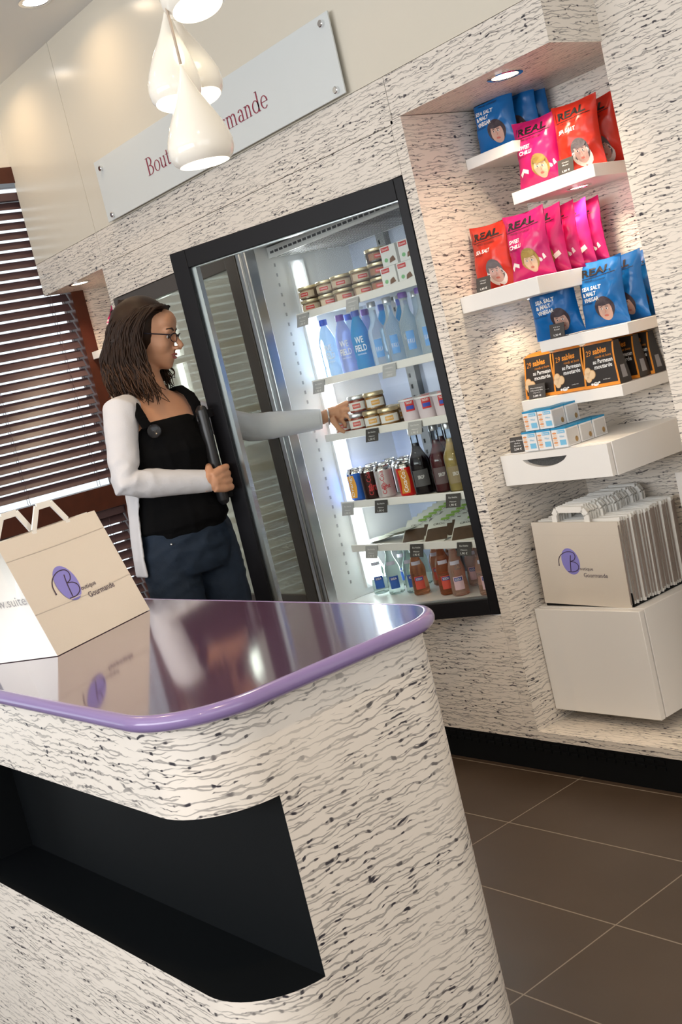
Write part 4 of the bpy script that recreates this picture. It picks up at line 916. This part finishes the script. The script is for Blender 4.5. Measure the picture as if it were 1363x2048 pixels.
def flatbag(front):
    def mk():
        t = empty('paper_bag', (0, 0, 0), 'x', 'paper bag'); w, h = .320, .247
        g = G(); g.box(-w/2, w/2, -.0018, .0018, 0, h, 0)
        for s in (-1, 1): g.grid(lambda u, v: Vector((s*(w/2+.0006), -.0035+.007*u, .01+(h-.02)*v)), 2, 1, 1)
        g.box(w/2-.012, w/2, .0018, .0042, .008, h*.55, 2)
        obj('bag', g, [PAPER if front else PAPERW, mat('bag_edge_brown', (.32, .27, .24), .7), mat('bag_gusset_grey', (.42, .40, .42), .7)], t, smooth=False)
        g = G(); pts = [(-.068, .004, h-.02), (-.068, .004, h+.020), (-.056, .004, h+.036), (.040, .004, h+.036), (.052, .004, h+.020), (.052, .004, h-.02)]
        for a, b in zip(pts[:-1], pts[1:]):
            a, b = Vector(a), Vector(b); n = (b-a).cross(Vector((0, 1, 0))).normalized()*.009
            g.add([a-n+Vector((0, -.003, 0)), a+n+Vector((0, -.003, 0)), b+n+Vector((0, -.003, 0)), b-n+Vector((0, -.003, 0)), a-n, a+n, b+n, b-n], [(0, 1, 2, 3), (7, 6, 5, 4), (0, 4, 5, 1), (2, 6, 7, 3), (0, 3, 7, 4), (1, 2, 6, 5)])
        obj('handle', g, PAPERW, t, smooth=False)
        if front:
            g = G(); F = lambda u, v, o=.0003: Vector((-w/2+w*u, -.0019-o, h*v)); logo(g, F, .40, .53, .98, 1.0)
            g.add([F(0, .845), F(1, .845), F(1, .85), F(0, .85)], [(0, 1, 2, 3)], 2); obj('logo_print', g, [LILAC, INK, mat('fold_line', (.66, .60, .52), .7)], t, smooth=False, fix=False)
        return t
    return mk
FB = Kind(flatbag(True)); PB = Kind(flatbag(False)); card_c = 'white paper bag standing in the black tray, '
o = FB((-2.226, 2.468, .4845), 'front paper bag of the stack in the niche, printed with the lilac logo', -.02, 'flat paper bags'); o.rotation_euler = (-.015, .035, -.01)
NUM = ('second', 'third', 'fourth', 'fifth', 'sixth', 'seventh', 'eighth', 'ninth', 'tenth', 'eleventh', 'twelfth', 'thirteenth', 'fourteenth', 'fifteenth', 'sixteenth', 'seventeenth', 'eighteenth', 'nineteenth', 'twentieth', 'twenty-first', 'twenty-second', 'twenty-third', 'twenty-fourth', 'twenty-fifth', 'twenty-sixth', 'twenty-seventh')
for k in range(26):
    o = PB((-2.222+random.uniform(-.006, .006), 2.482+.0102*k, .4845+random.uniform(0, .003)), card_c+NUM[k]+' from the front', 0, 'flat paper bags'); o.rotation_euler = (-.03-random.uniform(0, .02), random.uniform(-.012, .012), random.uniform(-.015, .015))
lf = empty('leaflet_holder', (-1.98, 2.735, .484+.0), 'small clear and white card holder behind the paper bags', 'card holder')
g = G(); g.box(-2.035, -1.945, 2.73, 2.733, .70, .80); g.box(-1.965, -1.945, 2.70, 2.733, .70, .80); obj('holder', g, WHITE, lf, world=True, smooth=False); g = G(); g.box(-2.0, -1.985, 2.733, NB-.001, .73, .76); obj('bracket', g, WHITE, lf, world=True)

# ================================================================= PAPER BAG ON THE COUNTER
A = Vector((-2.087, .841, CT)); B = Vector((-2.225, 1.122, CT)); wv = (B-A); BW = wv.length; dep = Vector((-.898, -.439, 0)); BD = .172; BH = .232
bag = empty('carrier_bag', (A+B)/2+dep*BD/2, 'cream paper carrier bag with lilac logo standing on the purple counter', 'paper bag')
o_ = Vector((0, 0, .0012)); A1, B1, A2, B2 = A+o_, B+o_, A+dep*BD+o_, B+dep*BD+o_
ft, bt = .44, .56
T1, T2, T3, T4 = A1.lerp(A2, ft)+Vector((0, 0, BH))-wv*.0, B1.lerp(B2, ft)+Vector((0, 0, BH)), A1.lerp(A2, bt)+Vector((0, 0, BH)), B1.lerp(B2, bt)+Vector((0, 0, BH))
def FF(u, v, o=0.0):
    p = A1.lerp(B1, u).lerp(T1.lerp(T2, u), v); n = wv.cross(T1-A1).normalized(); return p-n*(-o)+n*(-.004*math.sin(PI*u)*math.sin(PI*v))
if (FF(.5, .5, .01)-Vector((0, 0, 1.3))).length > (FF(.5, .5, 0)-Vector((0, 0, 1.3))).length: SGN = -1
else: SGN = 1
g = G(); g.grid(lambda u, v: FF(u, v), 8, 8, 0); g.grid(lambda u, v: A2.lerp(B2, u).lerp(T3.lerp(T4, u), v), 4, 4, 0)
cen = (A1+A2)/2
def side(a1, a2, t1, t2, inw):
    m1 = a1.lerp(a2, .5); tm = t1.lerp(t2, .5)+inw*.055
    g.grid(lambda u, v: (a1.lerp(m1, u)).lerp(t1.lerp(tm, u), v), 4, 6, 1); g.grid(lambda u, v: (m1.lerp(a2, u)).lerp(tm.lerp(t2, u), v), 4, 6, 1)
side(A1, A2, T1, T3, wv.normalized()); side(B1, B2, T2, T4, -wv.normalized()); g.add([A1, B1, B2, A2], [(0, 1, 2, 3)], 0)
obj('bag', g, [PAPER, PAPERW], bag, world=True, ang=25)
g = G(); FS = lambda u, v, o=.0006: FF(u, v, SGN*(o+.0008))
logo(g, FS, .405, .50, .98, 1.0); 
for v in (.36, .83): g.add([FS(0, v), FS(1, v), FS(1, v+.006), FS(0, v+.006)], [(0, 1, 2, 3)], 2)
obj('logo_print', g, [LILAC, INK, MATS['fold_line']], bag, world=True, smooth=False, fix=False)
g = G(); sn = (A1-B1).normalized()*.0012
FW = lambda u, v: A2.lerp(A1, u).lerp((T3 if True else T3).lerp(T1, u), v)+sn-wv.normalized()*.0004
put_text(g, 'www.suite', lambda u, v: (A1+dep*BD*(.70-u*.62)/1.0+Vector((0, 0, BH*v))+dep*BD*ft*v*(1-(.70-u*.62)*2)*.0)+sn*1.5+dep*BD*.30*v, 0, .46, 1, .075, 0); obj('side_print', g, mat('print_grey', (.32, .31, .31), .6), bag, world=True, smooth=False, fix=False)
def strap(c1, c2, top, w=.013, th=.0016, lean=Vector((0, 0, 0))):
    g = G(); pts = [c1-Vector((0, 0, .03)), c1, c1.lerp(top+(c1-top)*.35, .9)+lean, c2.lerp(top+(c2-top)*.35, .9)+lean, c2, c2-Vector((0, 0, .03))]
    hor = wv.normalized(); n = dep.normalized()*th
    for a, b in zip(pts[:-1], pts[1:]):
        q = (b-a).cross(dep).normalized()*w/2; g.add([a-q-n, a+q-n, b+q-n, b-q-n, a-q+n, a+q+n, b+q+n, b-q+n], [(0, 1, 2, 3), (7, 6, 5, 4), (0, 4, 5, 1), (2, 6, 7, 3), (0, 3, 7, 4), (1, 2, 6, 5)])
    return g
tc1 = T1.lerp(T2, .5)
obj('handle', strap(T1.lerp(T2, .36), T1.lerp(T2, .70), tc1+Vector((0, 0, .075))), PAPERW, bag, world=True, smooth=False)
obj('handle', strap(T3.lerp(T4, .08), T3.lerp(T4, .42), T3.lerp(T4, .25)+Vector((0, 0, .075))), PAPERW, bag, world=True, smooth=False)

# ================================================================= WOMAN
wm = empty('person', (-3.39, 1.91, 0), 'woman in black top, white cardigan and jeans holding the fridge door and reaching inside', 'person')
TX, TY = -3.402, 1.916
def tp(x, y, z): return Vector((TX+x, TY+y, z))          # torso frame: x forward, y to her left
RS, RE, RW = pt(240, 826, 3.73), pt(250, 968, 3.67), pt(420, 962, 3.79)
LS, LE, LW = pt(362, 824, 3.95), pt(500, 856, 4.02), pt(640, 838, 4.045)
HC = pt(293, 672, 3.84)                                   # middle of the head
az = math.radians(46); pit = math.radians(15)
hf = Vector((math.cos(az)*math.cos(pit), math.sin(az)*math.cos(pit), -math.sin(pit))); hl = Vector((-math.sin(az), math.cos(az), 0)); hu = hf.cross(hl)
HM = Matrix(((hf.x, hl.x, hu.x), (hf.y, hl.y, hu.y), (hf.z, hl.z, hu.z)))
def hp(x, y, z): return HC + HM @ Vector((x, y, z))
def lerp3(a, b, n): return [a.lerp(b, i/n) for i in range(n+1)]
def sect(g, rows, n=28, dx=0, mi=0):
    g.rings([[tp(xo+dx+b*math.cos(2*PI*j/n), yo+a*math.sin(2*PI*j/n), z) for j in range(n)] for z, a, b, xo, yo in rows], mi)
g = G()
# head
g.ell(hp(-.012, 0, .028), (.097, .075, .088), HM, 24); g.ell(hp(.034, 0, -.010), (.060, .060, .085), HM, 24); g.ell(hp(.030, 0, -.066), (.056, .050, .038), HM, 20)
g.ell(hp(.070, 0, -.094), (.022, .022, .017), HM); g.ell(hp(.060, 0, .045), (.040, .055, .045), HM)
for s in (-1, 1):
    g.ell(hp(.052, s*.036, -.026), (.034, .022, .036), HM); g.ell(hp(.0765, s*.032, .0100), (.0135, .018, .0068), HM, 14); g.ell(hp(.066, s*.046, .002), (.010, .008, .013), HM, 14); g.ell(hp(.076, s*.032, -.0125), (.011, .016, .0045), HM, 14); g.ell(hp(.080, s*.026, .020), (.014, .026, .009), HM)
    g.ell(hp(.103, s*.011, -.036), (.011, .008, .0075), HM, 12); g.ell(hp(-.008, s*.076, -.008), (.018, .008, .030), HM, 12)
g.tube([hp(.088, 0, .016), hp(.101, 0, -.006), hp(.116, 0, -.026), hp(.119, 0, -.032)], [.008, .009, .0095, .008], 12)
g.ell(hp(.112, 0, -.035), (.009, .009, .007), HM, 12)
g.ell(hp(.072, 0, -.060), (.027, .036, .028), HM, 18); g.ell(hp(.068, 0, -.080), (.024, .032, .022), HM, 16); g.ell(hp(.048, 0, -.085), (.035, .038, .022), HM, 16)
# neck and torso
nb = tp(-.005, 0, 1.375)
g.tube([hp(-.018, 0, -.03), hp(-.022, 0, -.09), nb+Vector((.008, 0, .01)), nb-Vector((0, 0, .05))], [.055, .050, .054, .065], 20)
sect(g, [(1.385, .045, .045, -.005, 0), (1.365, .085, .055, -.008, 0), (1.335, .135, .066, -.010, 0), (1.30, .158, .082, -.006, 0), (1.24, .150, .100, .006, 0), (1.16, .135, .108, .016, 0), (1.08, .125, .092, .006, 0), (1.00, .122, .088, 0, 0), (.92, .138, .098, 0, 0), (.84, .148, .100, -.005, 0), (.78, .142, .095, -.01, 0)])
for s, S_, E_, W_ in ((-1, RS, RE, RW), (1, LS, LE, LW)):
    g.tube([tp(0, s*.09, 1.335), S_]+lerp3(S_, E_, 4)[1:]+lerp3(E_, W_, 4)[1:], [.05, .048, .044, .041, .037, .036, .037, .034, .029, .0245], 16)
for s in (-1, 1):
    hip = tp(-.005, s*.085, .84); kn = tp(.02, s*.09, .47); an = tp(-.02, s*.095, .09)
    g.tube([hip+Vector((0, 0, .04)), hip, hip.lerp(kn, .5), kn, kn.lerp(an, .4), an], [.075, .075, .062, .050, .048, .036], 18); g.tube([an, an+Vector((.05, 0, -.055)), an+Vector((.15, s*.02, -.065))], [.036, .036, .026], 12)
# right hand closed round the door handle (bar runs vertically through HB)
e1 = (HB-RW); e1.z = 0; e1.normalize(); e2 = Vector((0, 0, 1)); e3 = e1.cross(e2); e3 = e3 if e3.dot(Vector((0, 0, 1.3))-HB) > 0 else -e3
if e3.dot(Vector((0, 0, CAM_H))-HB) < 0: e3 = -e3
def hd(a, b, c): return HB+e1*a+e2*b+e3*c+Vector((0, 0, -.004))
g.tube([RW, hd(-.075, 0, .012), hd(-.050, .0, .016), hd(-.030, 0, .022)], [.0265, .027, .027, .024], 14); g.ell(hd(-.058, .012, .012), (.026, .018, .026), Matrix((e1, e3, e2)).transposed(), 16)
for q, zz in enumerate((.036, .014, -.009, -.031)):
    g.tube([hd(-.055, zz*.55, .022), hd(-.020, zz*.9, .034), hd(.010, zz, .036), hd(.026, zz, .026)], [.0165, .0150, .0125, .0105], 12)
    L4 = (.95, 1.0, .96, .85)[q]
    g.tube([hd(.022, zz, .030), hd(.034, zz, .010), hd(.032, zz-.001, -.012), hd(.016, zz-.002, -.027), hd(-.004*L4, zz-.002, -.029)], [.0105, .0098, .0092, .0086, .0075], 12)
g.ell(hd(-.040, 0, .022), (.030, .022, .034), Matrix((e1, e3, e2)).transposed(), 16)
g.tube([hd(-.062, .022, .014), hd(-.040, .046, .006), hd(-.018, .052, -.012), hd(.004, .047, -.024)], [.015, .013, .0105, .0085], 12)
# left hand reaching for the jars
P_ = lambda x, y, t: pt(x, y, t)
g.tube([LW, P_(652, 832, 4.05), P_(668, 826, 4.055), P_(680, 824, 4.055)], [.023, .022, .026, .022], 14)
g.ell(P_(672, 828, 4.055), (.030, .017, .030), None, 16)
g.tube([P_(676, 815, 4.05), P_(692, 806, 4.04), P_(706, 804, 4.03), P_(718, 805, 4.025)], [.0115, .0095, .0085, .0072], 12)
g.tube([P_(680, 824, 4.05), P_(694, 818, 4.03), P_(705, 820, 4.02), P_(710, 826, 4.02)], [.0115, .0095, .0085, .0072], 12)
g.tube([P_(680, 833, 4.055), P_(692, 831, 4.03), P_(700, 836, 4.022), P_(701, 843, 4.022)], [.011, .0092, .0082, .0070], 12)
g.tube([P_(676, 841, 4.06), P_(685, 843, 4.035), P_(690, 849, 4.03), P_(689, 855, 4.03)], [.0100, .0083, .0075, .0065], 12)
g.tube([P_(664, 838, 4.03), P_(672, 850, 4.01), P_(680, 860, 4.0), P_(690, 864, 4.0)], [.0125, .0105, .0092, .0075], 12)
body = obj('body', g, SKIN, wm, world=True, fix=False); bake(body, .0030, 4, [SKIN])
def relax(o, centre, rad, it, fac=.5, skip=None):
    b = bmesh.new(); b.from_mesh(o.data); c = centre-origin(o.parent)
    vs = [v for v in b.verts if (v.co-c).length < rad and not (skip and (v.co-(skip[0]-origin(o.parent))).length < skip[1])]
    for _ in range(it): bmesh.ops.smooth_vert(b, verts=vs, factor=fac, use_axis_x=True, use_axis_y=True, use_axis_z=True)
    b.to_mesh(o.data); b.free()
relax(body, HC, .20, 14, .5, (hp(.105, 0, -.03), .022)); relax(body, HC, .20, 3)
relax(body, tp(0, 0, 1.33), .20, 25)
def wrinkle(o, amp, sc, stretch=(1, 1, 1), region=None):
    me = o.data; ns = [v.normal.copy() for v in me.vertices]; off = origin(o.parent)
    for v, n in zip(me.vertices, ns):
        w = v.co+off; k = region(w) if region else 1
        if k <= 0: continue
        q = Vector((w.x*stretch[0], w.y*stretch[1], w.z*stretch[2]))*sc
        f = noise.noise(q); f2 = noise.noise(q*2.1+Vector((3, 1, 2)))
        v.co += n*amp*k*((1-abs(f)*3.0)*.8+f2*.6)
# eyes, brows, lips, glasses
for s in (-1, 1):
    g = G(); g.ell(hp(.0755, s*.0315, .000), (.0115, .0120, .0100), HM, 14, 0); g.ell(hp(.0820, s*.0350, -.001), (.0055, .0072, .0066), HM, 12, 1)
    obj('eye', g, [mat('eye_white', (.72, .68, .64), .25), mat('iris_dark', (.03, .015, .01), .2)], wm, world=True)
for s in (-1, 1):
    g = G(); g.tube([hp(.093, s*.014, .021), hp(.092, s*.030, .027), hp(.078, s*.050, .024)], [.0028, .0034, .0018], 8); obj('eyebrow', g, mat('hair_dark', (.028, .014, .009), .5), wm, world=True)
g = G(); g.tube([hp(.086, -.024, -.060), hp(.097, -.010, -.056), hp(.0995, 0, -.057), hp(.097, .010, -.056), hp(.086, .024, -.060)], [.002, .0045, .005, .0045, .002], 10, flat=.8)
g.tube([hp(.086, -.022, -.062), hp(.095, -.009, -.067), hp(.0975, 0, -.068), hp(.095, .009, -.067), hp(.086, .022, -.062)], [.002, .005, .0058, .005, .002], 10, flat=.8)
obj('lips', g, mat('lips', (.42, .12, .10), .35), wm, world=True)
g = G(); FRM = mat('glasses_frame', (.015, .012, .02), .25)
for s in (-1, 1):
    c = (.104, s*.034, -.003); pts = [hp(c[0]-abs(math.cos(a))*.0*1-.010*max(0, s*math.cos(a)*s)*(1 if s*math.cos(a)*s > 0 else 0), c[1]+s*.0235*math.cos(a), c[2]+.0145*math.sin(a)) for a in [2*PI*k/20 for k in range(21)]]
    g.tube(pts, .0013, 6, 0); g.tube(pts[1:10], .0022, 6, 0)
    g.tube([hp(.094, s*.0575, .006), hp(.060, s*.072, .007), hp(.0, s*.080, .008)], .0024, 6, 0)
g.tube([hp(.104, -.011, .001), hp(.107, 0, .004), hp(.104, .011, .001)], .0015, 6, 0)
obj('glasses', g, [FRM], wm, world=True)
# hair: cap plus hanging wavy strands
HAIR = None; HAIR = mat('hair_brown', (.022, .0098, .005), .5, spec=.3, vary=.5, vscale=35); HAIR2 = mat('hair_tip', (.065, .029, .013), .5, spec=.3, vary=.4, vscale=35)
g = G(); g.ell(hp(-.022, 0, .028), (.100, .086, .098), HM, 24); bk = hp(-.060, 0, -.01)
bk2 = bk+Vector((-.012, -.012, -.085)); bk3 = bk2+Vector((-.005, -.005, -.055)); R = []
for c, a, b in ((hp(-.045, 0, .03), .075, .080), (bk, .078, .086), (bk2, .066, .086), (bk3, .050, .075), (bk3+Vector((0, 0, -.02)), .02, .04)):
    R.append([c+Vector((hf.x*a*math.cos(2*PI*j/24)+hl.x*b*math.sin(2*PI*j/24), hf.y*a*math.cos(2*PI*j/24)+hl.y*b*math.sin(2*PI*j/24), 0)) for j in range(24)])
g.rings(R)
# keep the mass off the face
g.v = [v if (HM.transposed() @ (v-HC)).x < .035 or (HM.transposed() @ (v-HC)).z > .07 else v+hf*(.035-(HM.transposed() @ (v-HC)).x) for v in g.v]
n = 30; R = []
for i in range(15):
    th = PI*.5*i/14*1.35; row = []
    for j in range(n):
        a = 2*PI*j/n; fx = math.cos(a); r_ = math.sin(min(th, PI/2)); lim = .060+.012*fx
        x = -.018+(.097 if fx > 0 else .108)*r_*fx; y = .088*r_*math.sin(a); z = .030+.102*math.cos(th)
        if fx > .25 and z < .078: x = min(x, .020+.0*z) ; x = min(x, .060-(.078-z)*1.6)
        row.append(hp(x, y, z))
    R.append(row)
g.rings(R, 0)
cap = [(r_) for r_ in ()]
rnd = random.Random(5)
for k in range(1250):
    s = rnd.choice((-1, 1)); a = rnd.random()**.8; th = a*PI/2; ca, sa = math.cos(th), math.sin(th); j = lambda q: rnd.uniform(-q, q)
    fr_ = (1-a)
    p0 = hp(.074*fr_-.085*a+j(.006), s*(.010+.01*rnd.random()), .118-.006*a-.022*fr_*fr_+j(.003))
    p1 = hp(.046*fr_-.100*sa+j(.006), s*(.066*ca+.012)+j(.004), .088-.018*a+j(.004))
    R1 = .090+j(.006); p2 = hp(.008*fr_-.118*sa*R1/.09+j(.006), s*(R1*ca+.004)+j(.004), .024+j(.006))
    p3 = hp(.014*fr_**2-.132*sa+j(.010), s*(.096*ca+.006)+j(.006), -.045)
    dn = rnd.uniform(.085, .165)*(1 if s < 0 else .85); out = HM @ Vector((-.55*sa-.12, s*.35*ca, 0)); out.z = 0
    fo = hf*(.050*max(0, fr_-.45)); fo.z = 0; dn *= 1.0+.25*max(0, fr_-.3); p4 = p3+Vector((0, 0, -dn*.45))+out*.035+fo*.5; p5 = p3+Vector((0, 0, -dn*.8))+out*.03+fo+Vector((j(.012), j(.012), 0)); p6 = p3+Vector((0, 0, -dn))+out*.008+fo+Vector((j(.018), j(.018), 0))
    pts = [Vector(q) for q in smoothpath([tuple(p) for p in (p0, p1, p2, p3, p4, p5, p6)], 3)]
    ph = rnd.uniform(0, 6); wv_ = .0038
    pts = [p+HM @ Vector((math.sin(i*.9+ph), math.cos(i*.7+ph)*.4, 0))*wv_*min(1, i/8) for i, p in enumerate(pts)]
    m_ = len(pts); rr = [.0031*(1-.8*(i/(m_-1))**2.2)+.0004 for i in range(m_)]
    cut = int(m_*.68) if rnd.random() < .6 else m_
    if cut < m_: g.tube(pts[:cut+1], rr[:cut+1], 5, 0, cap=False); g.tube(pts[cut:], rr[cut:], 5, 1, cap=False)
    else: g.tube(pts, rr, 5, 0, cap=False)
obj('hair', g, [HAIR, HAIR2], wm, world=True, fix=False, ang=80)
# black top with bubble hem, straps and buttons
TOPM = mat('black_jersey', (.003, .003, .0035), .95, spec=.15, bump=.2, bscale=120); CARD = mat('white_knit', (.66, .66, .69), .9, bump=.25, bscale=260); JEAN = mat('dark_denim', (.006, .016, .034), .8, bump=.35, bscale=420, vary=.35, vscale=26)
g = G()
sect(g, [(1.282, .118, .092, .004, 0), (1.262, .134, .104, .008, 0), (1.23, .146, .116, .014, 0), (1.17, .148, .130, .022, 0), (1.12, .143, .122, .018, 0), (1.06, .140, .112, .010, 0), (1.00, .148, .120, .008, 0), (.965, .160, .134, .008, 0), (.935, .164, .136, .006, 0), (.918, .150, .124, .004, 0), (.90, .148, .122, 0, 0)])
for s in (-1, 1):
    pts = [tp(.098, s*.098, 1.262), tp(.086, s*.104, 1.30), tp(.060, s*.104, 1.34), tp(.015, s*.100, 1.368), tp(-.035, s*.096, 1.36), tp(-.075, s*.092, 1.31), tp(-.09, s*.09, 1.26)]
    n_ = [Vector((1, 0, .3)), Vector((1, 0, .5)), Vector((.8, 0, 1)), Vector((.1, 0, 1)), Vector((-.6, 0, 1)), Vector((-1, 0, .4)), Vector((-1, 0, 0))]
    R = []
    for p, q in zip(pts, n_):
        q = q.normalized(); w_ = Vector((0, 1, 0))
        R.append([p-w_*.020+q*.002, p+w_*.020+q*.002, p+w_*.020+q*.011, p-w_*.020+q*.011])
    g.rings(R)
top_ = obj('black_top', g, TOPM, wm, world=True, fix=False); bake(top_, .005, 5, [TOPM]); wrinkle(top_, .0035, 16, (1, 1, .35), lambda w: 1 if w.z < 1.2 else .2)
for s in (-1, 1):
    g = G(); c = tp(.122, s*.088, 1.252); M = (Vector((1, s*.45, .15)).to_track_quat('Z', 'Y')).to_matrix()
    g.lathe([(.0, .001), (.021, .0), (.0225, .003), (.020, .006), (.015, .0045), (.0, .004)], n=24, cap=False); g.v = [c+M @ v for v in g.v]
    for q in (-1, 1): g.ell(c+M @ Vector((q*.004, 0, .0045)), (.0018, .0018, .0012), None, 8, 1)
    obj('button', g, [mat('button_black', (.012, .012, .014), .15), CHROME], wm, world=True)
# jeans
g = G()
sect(g, [(.955, .148, .112, 0, 0), (.90, .164, .122, -.002, 0), (.84, .174, .128, -.006, 0), (.79, .172, .122, -.008, 0), (.765, .165, .112, -.008, 0)])
for s in (-1, 1):
    hip = tp(-.005, s*.086, .82); kn = tp(.02, s*.092, .47); an = tp(-.02, s*.095, .07)
    g.tube([hip, hip.lerp(kn, .25), hip.lerp(kn, .6), kn, kn.lerp(an, .4), an], [.090, .090, .078, .064, .064, .062], 20)
jeans = obj('jeans', g, JEAN, wm, world=True, fix=False); bake(jeans, .006, 4, [JEAN]); wrinkle(jeans, .0035, 14, (1, 1, 1.6))
g = G(); c = tp(.095, -.115, .885); g.ell(c, (.004, .004, .004)); obj('rivet', g, CHROME, wm, world=True)
for s in (-1, 1):
    g = G(); an = tp(-.02, s*.095, .045); g.tube([an+Vector((-.035, 0, -.005)), an, an+Vector((.09, s*.01, -.012)), an+Vector((.17, s*.02, -.020))], [.030, .036, .034, .022], 14, flat=.8); sh_ = obj('shoe', g, mat('shoe_black', (.02, .02, .02), .4), wm, world=True)
# cardigan: two sleeves, shoulders and a back panel falling to the hips
g = G()
def sleeve(S_, E_, W_, s):
    rr = [.056, .058, .0545, .051, .049, .0485, .0475, .044, .040, .036]
    pts = [tp(-.005, s*.095, 1.335), S_]+lerp3(S_, E_, 4)[1:]+lerp3(E_, W_, 4)[1:]
    g.tube(pts, rr, 22)
sleeve(RS, RE, RW, -1); sleeve(LS, LE, LW, 1)
rows = [(1.372, .085, .052, -.022), (1.350, .125, .074, -.016), (1.30, .158, .102, -.004), (1.24, .162, .118, .002), (1.16, .158, .124, .004), (1.08, .156, .124, .0), (1.00, .164, .134, -.004), (.92, .176, .146, -.006), (.85, .184, .150, -.008), (.795, .184, .150, -.012)]
N_ = 34
for i in range(len(rows)-1):
    for j in range(N_):
        q = []
        for (z, a, b, xo), jj in ((rows[i], j), (rows[i], j+1), (rows[i+1], j+1), (rows[i+1], j)):
            f = jj/N_; st = -60 if z > 1.2 else -60-18*min(1, (1.2-z)/.2); st = -72 if z > 1.31 else st; ang = math.radians(st-(260+st)*f*1.0)
            wob = 1+.018*math.sin(jj*1.3+z*9)*(1 if z < 1.1 else 0)
            q.append([tp(xo+(b+o)*math.cos(ang)*wob, (a+o)*math.sin(ang)*wob, z) for o in (0, .009)])
        vs = [p[0] for p in q]+[p[1] for p in q]; g.add(vs, [(3, 2, 1, 0), (4, 5, 6, 7), (0, 1, 5, 4), (1, 2, 6, 5), (2, 3, 7, 6), (3, 0, 4, 7)])
cdg = obj('cardigan', g, CARD, wm, world=True, fix=False); bake(cdg, .0045, 5, [CARD])
wrinkle(cdg, .0042, 17, (1, 1, 1), lambda w: max(.25, 1.3-(w-RE).length*7, 1.1-(w-LE).length*8, .8-(w-RS).length*6))
for S_, W_, E_ in ((RS, RW, RE), (LS, LW, LE)):
    g = G(); d = (W_-E_).normalized(); g.tube([W_-d*.012, W_-d*.010, W_+d*.003, W_+d*.004], [.030, .0355, .0350, .031], 22); obj('cuff', g, CARD, wm, world=True)
g = G(); d = (LW-LE).normalized()
pts = []
u_ = d.cross(Vector((0, 0, 1))).normalized(); w_ = d.cross(u_)
for k in range(21): a = 2*PI*k/20; pts.append(LW+d*.028+(u_*math.cos(a)*.029+w_*math.sin(a)*.029)*1.0)
g.tube(pts, .003, 8); obj('bracelet', g, STEEL, wm, world=True)
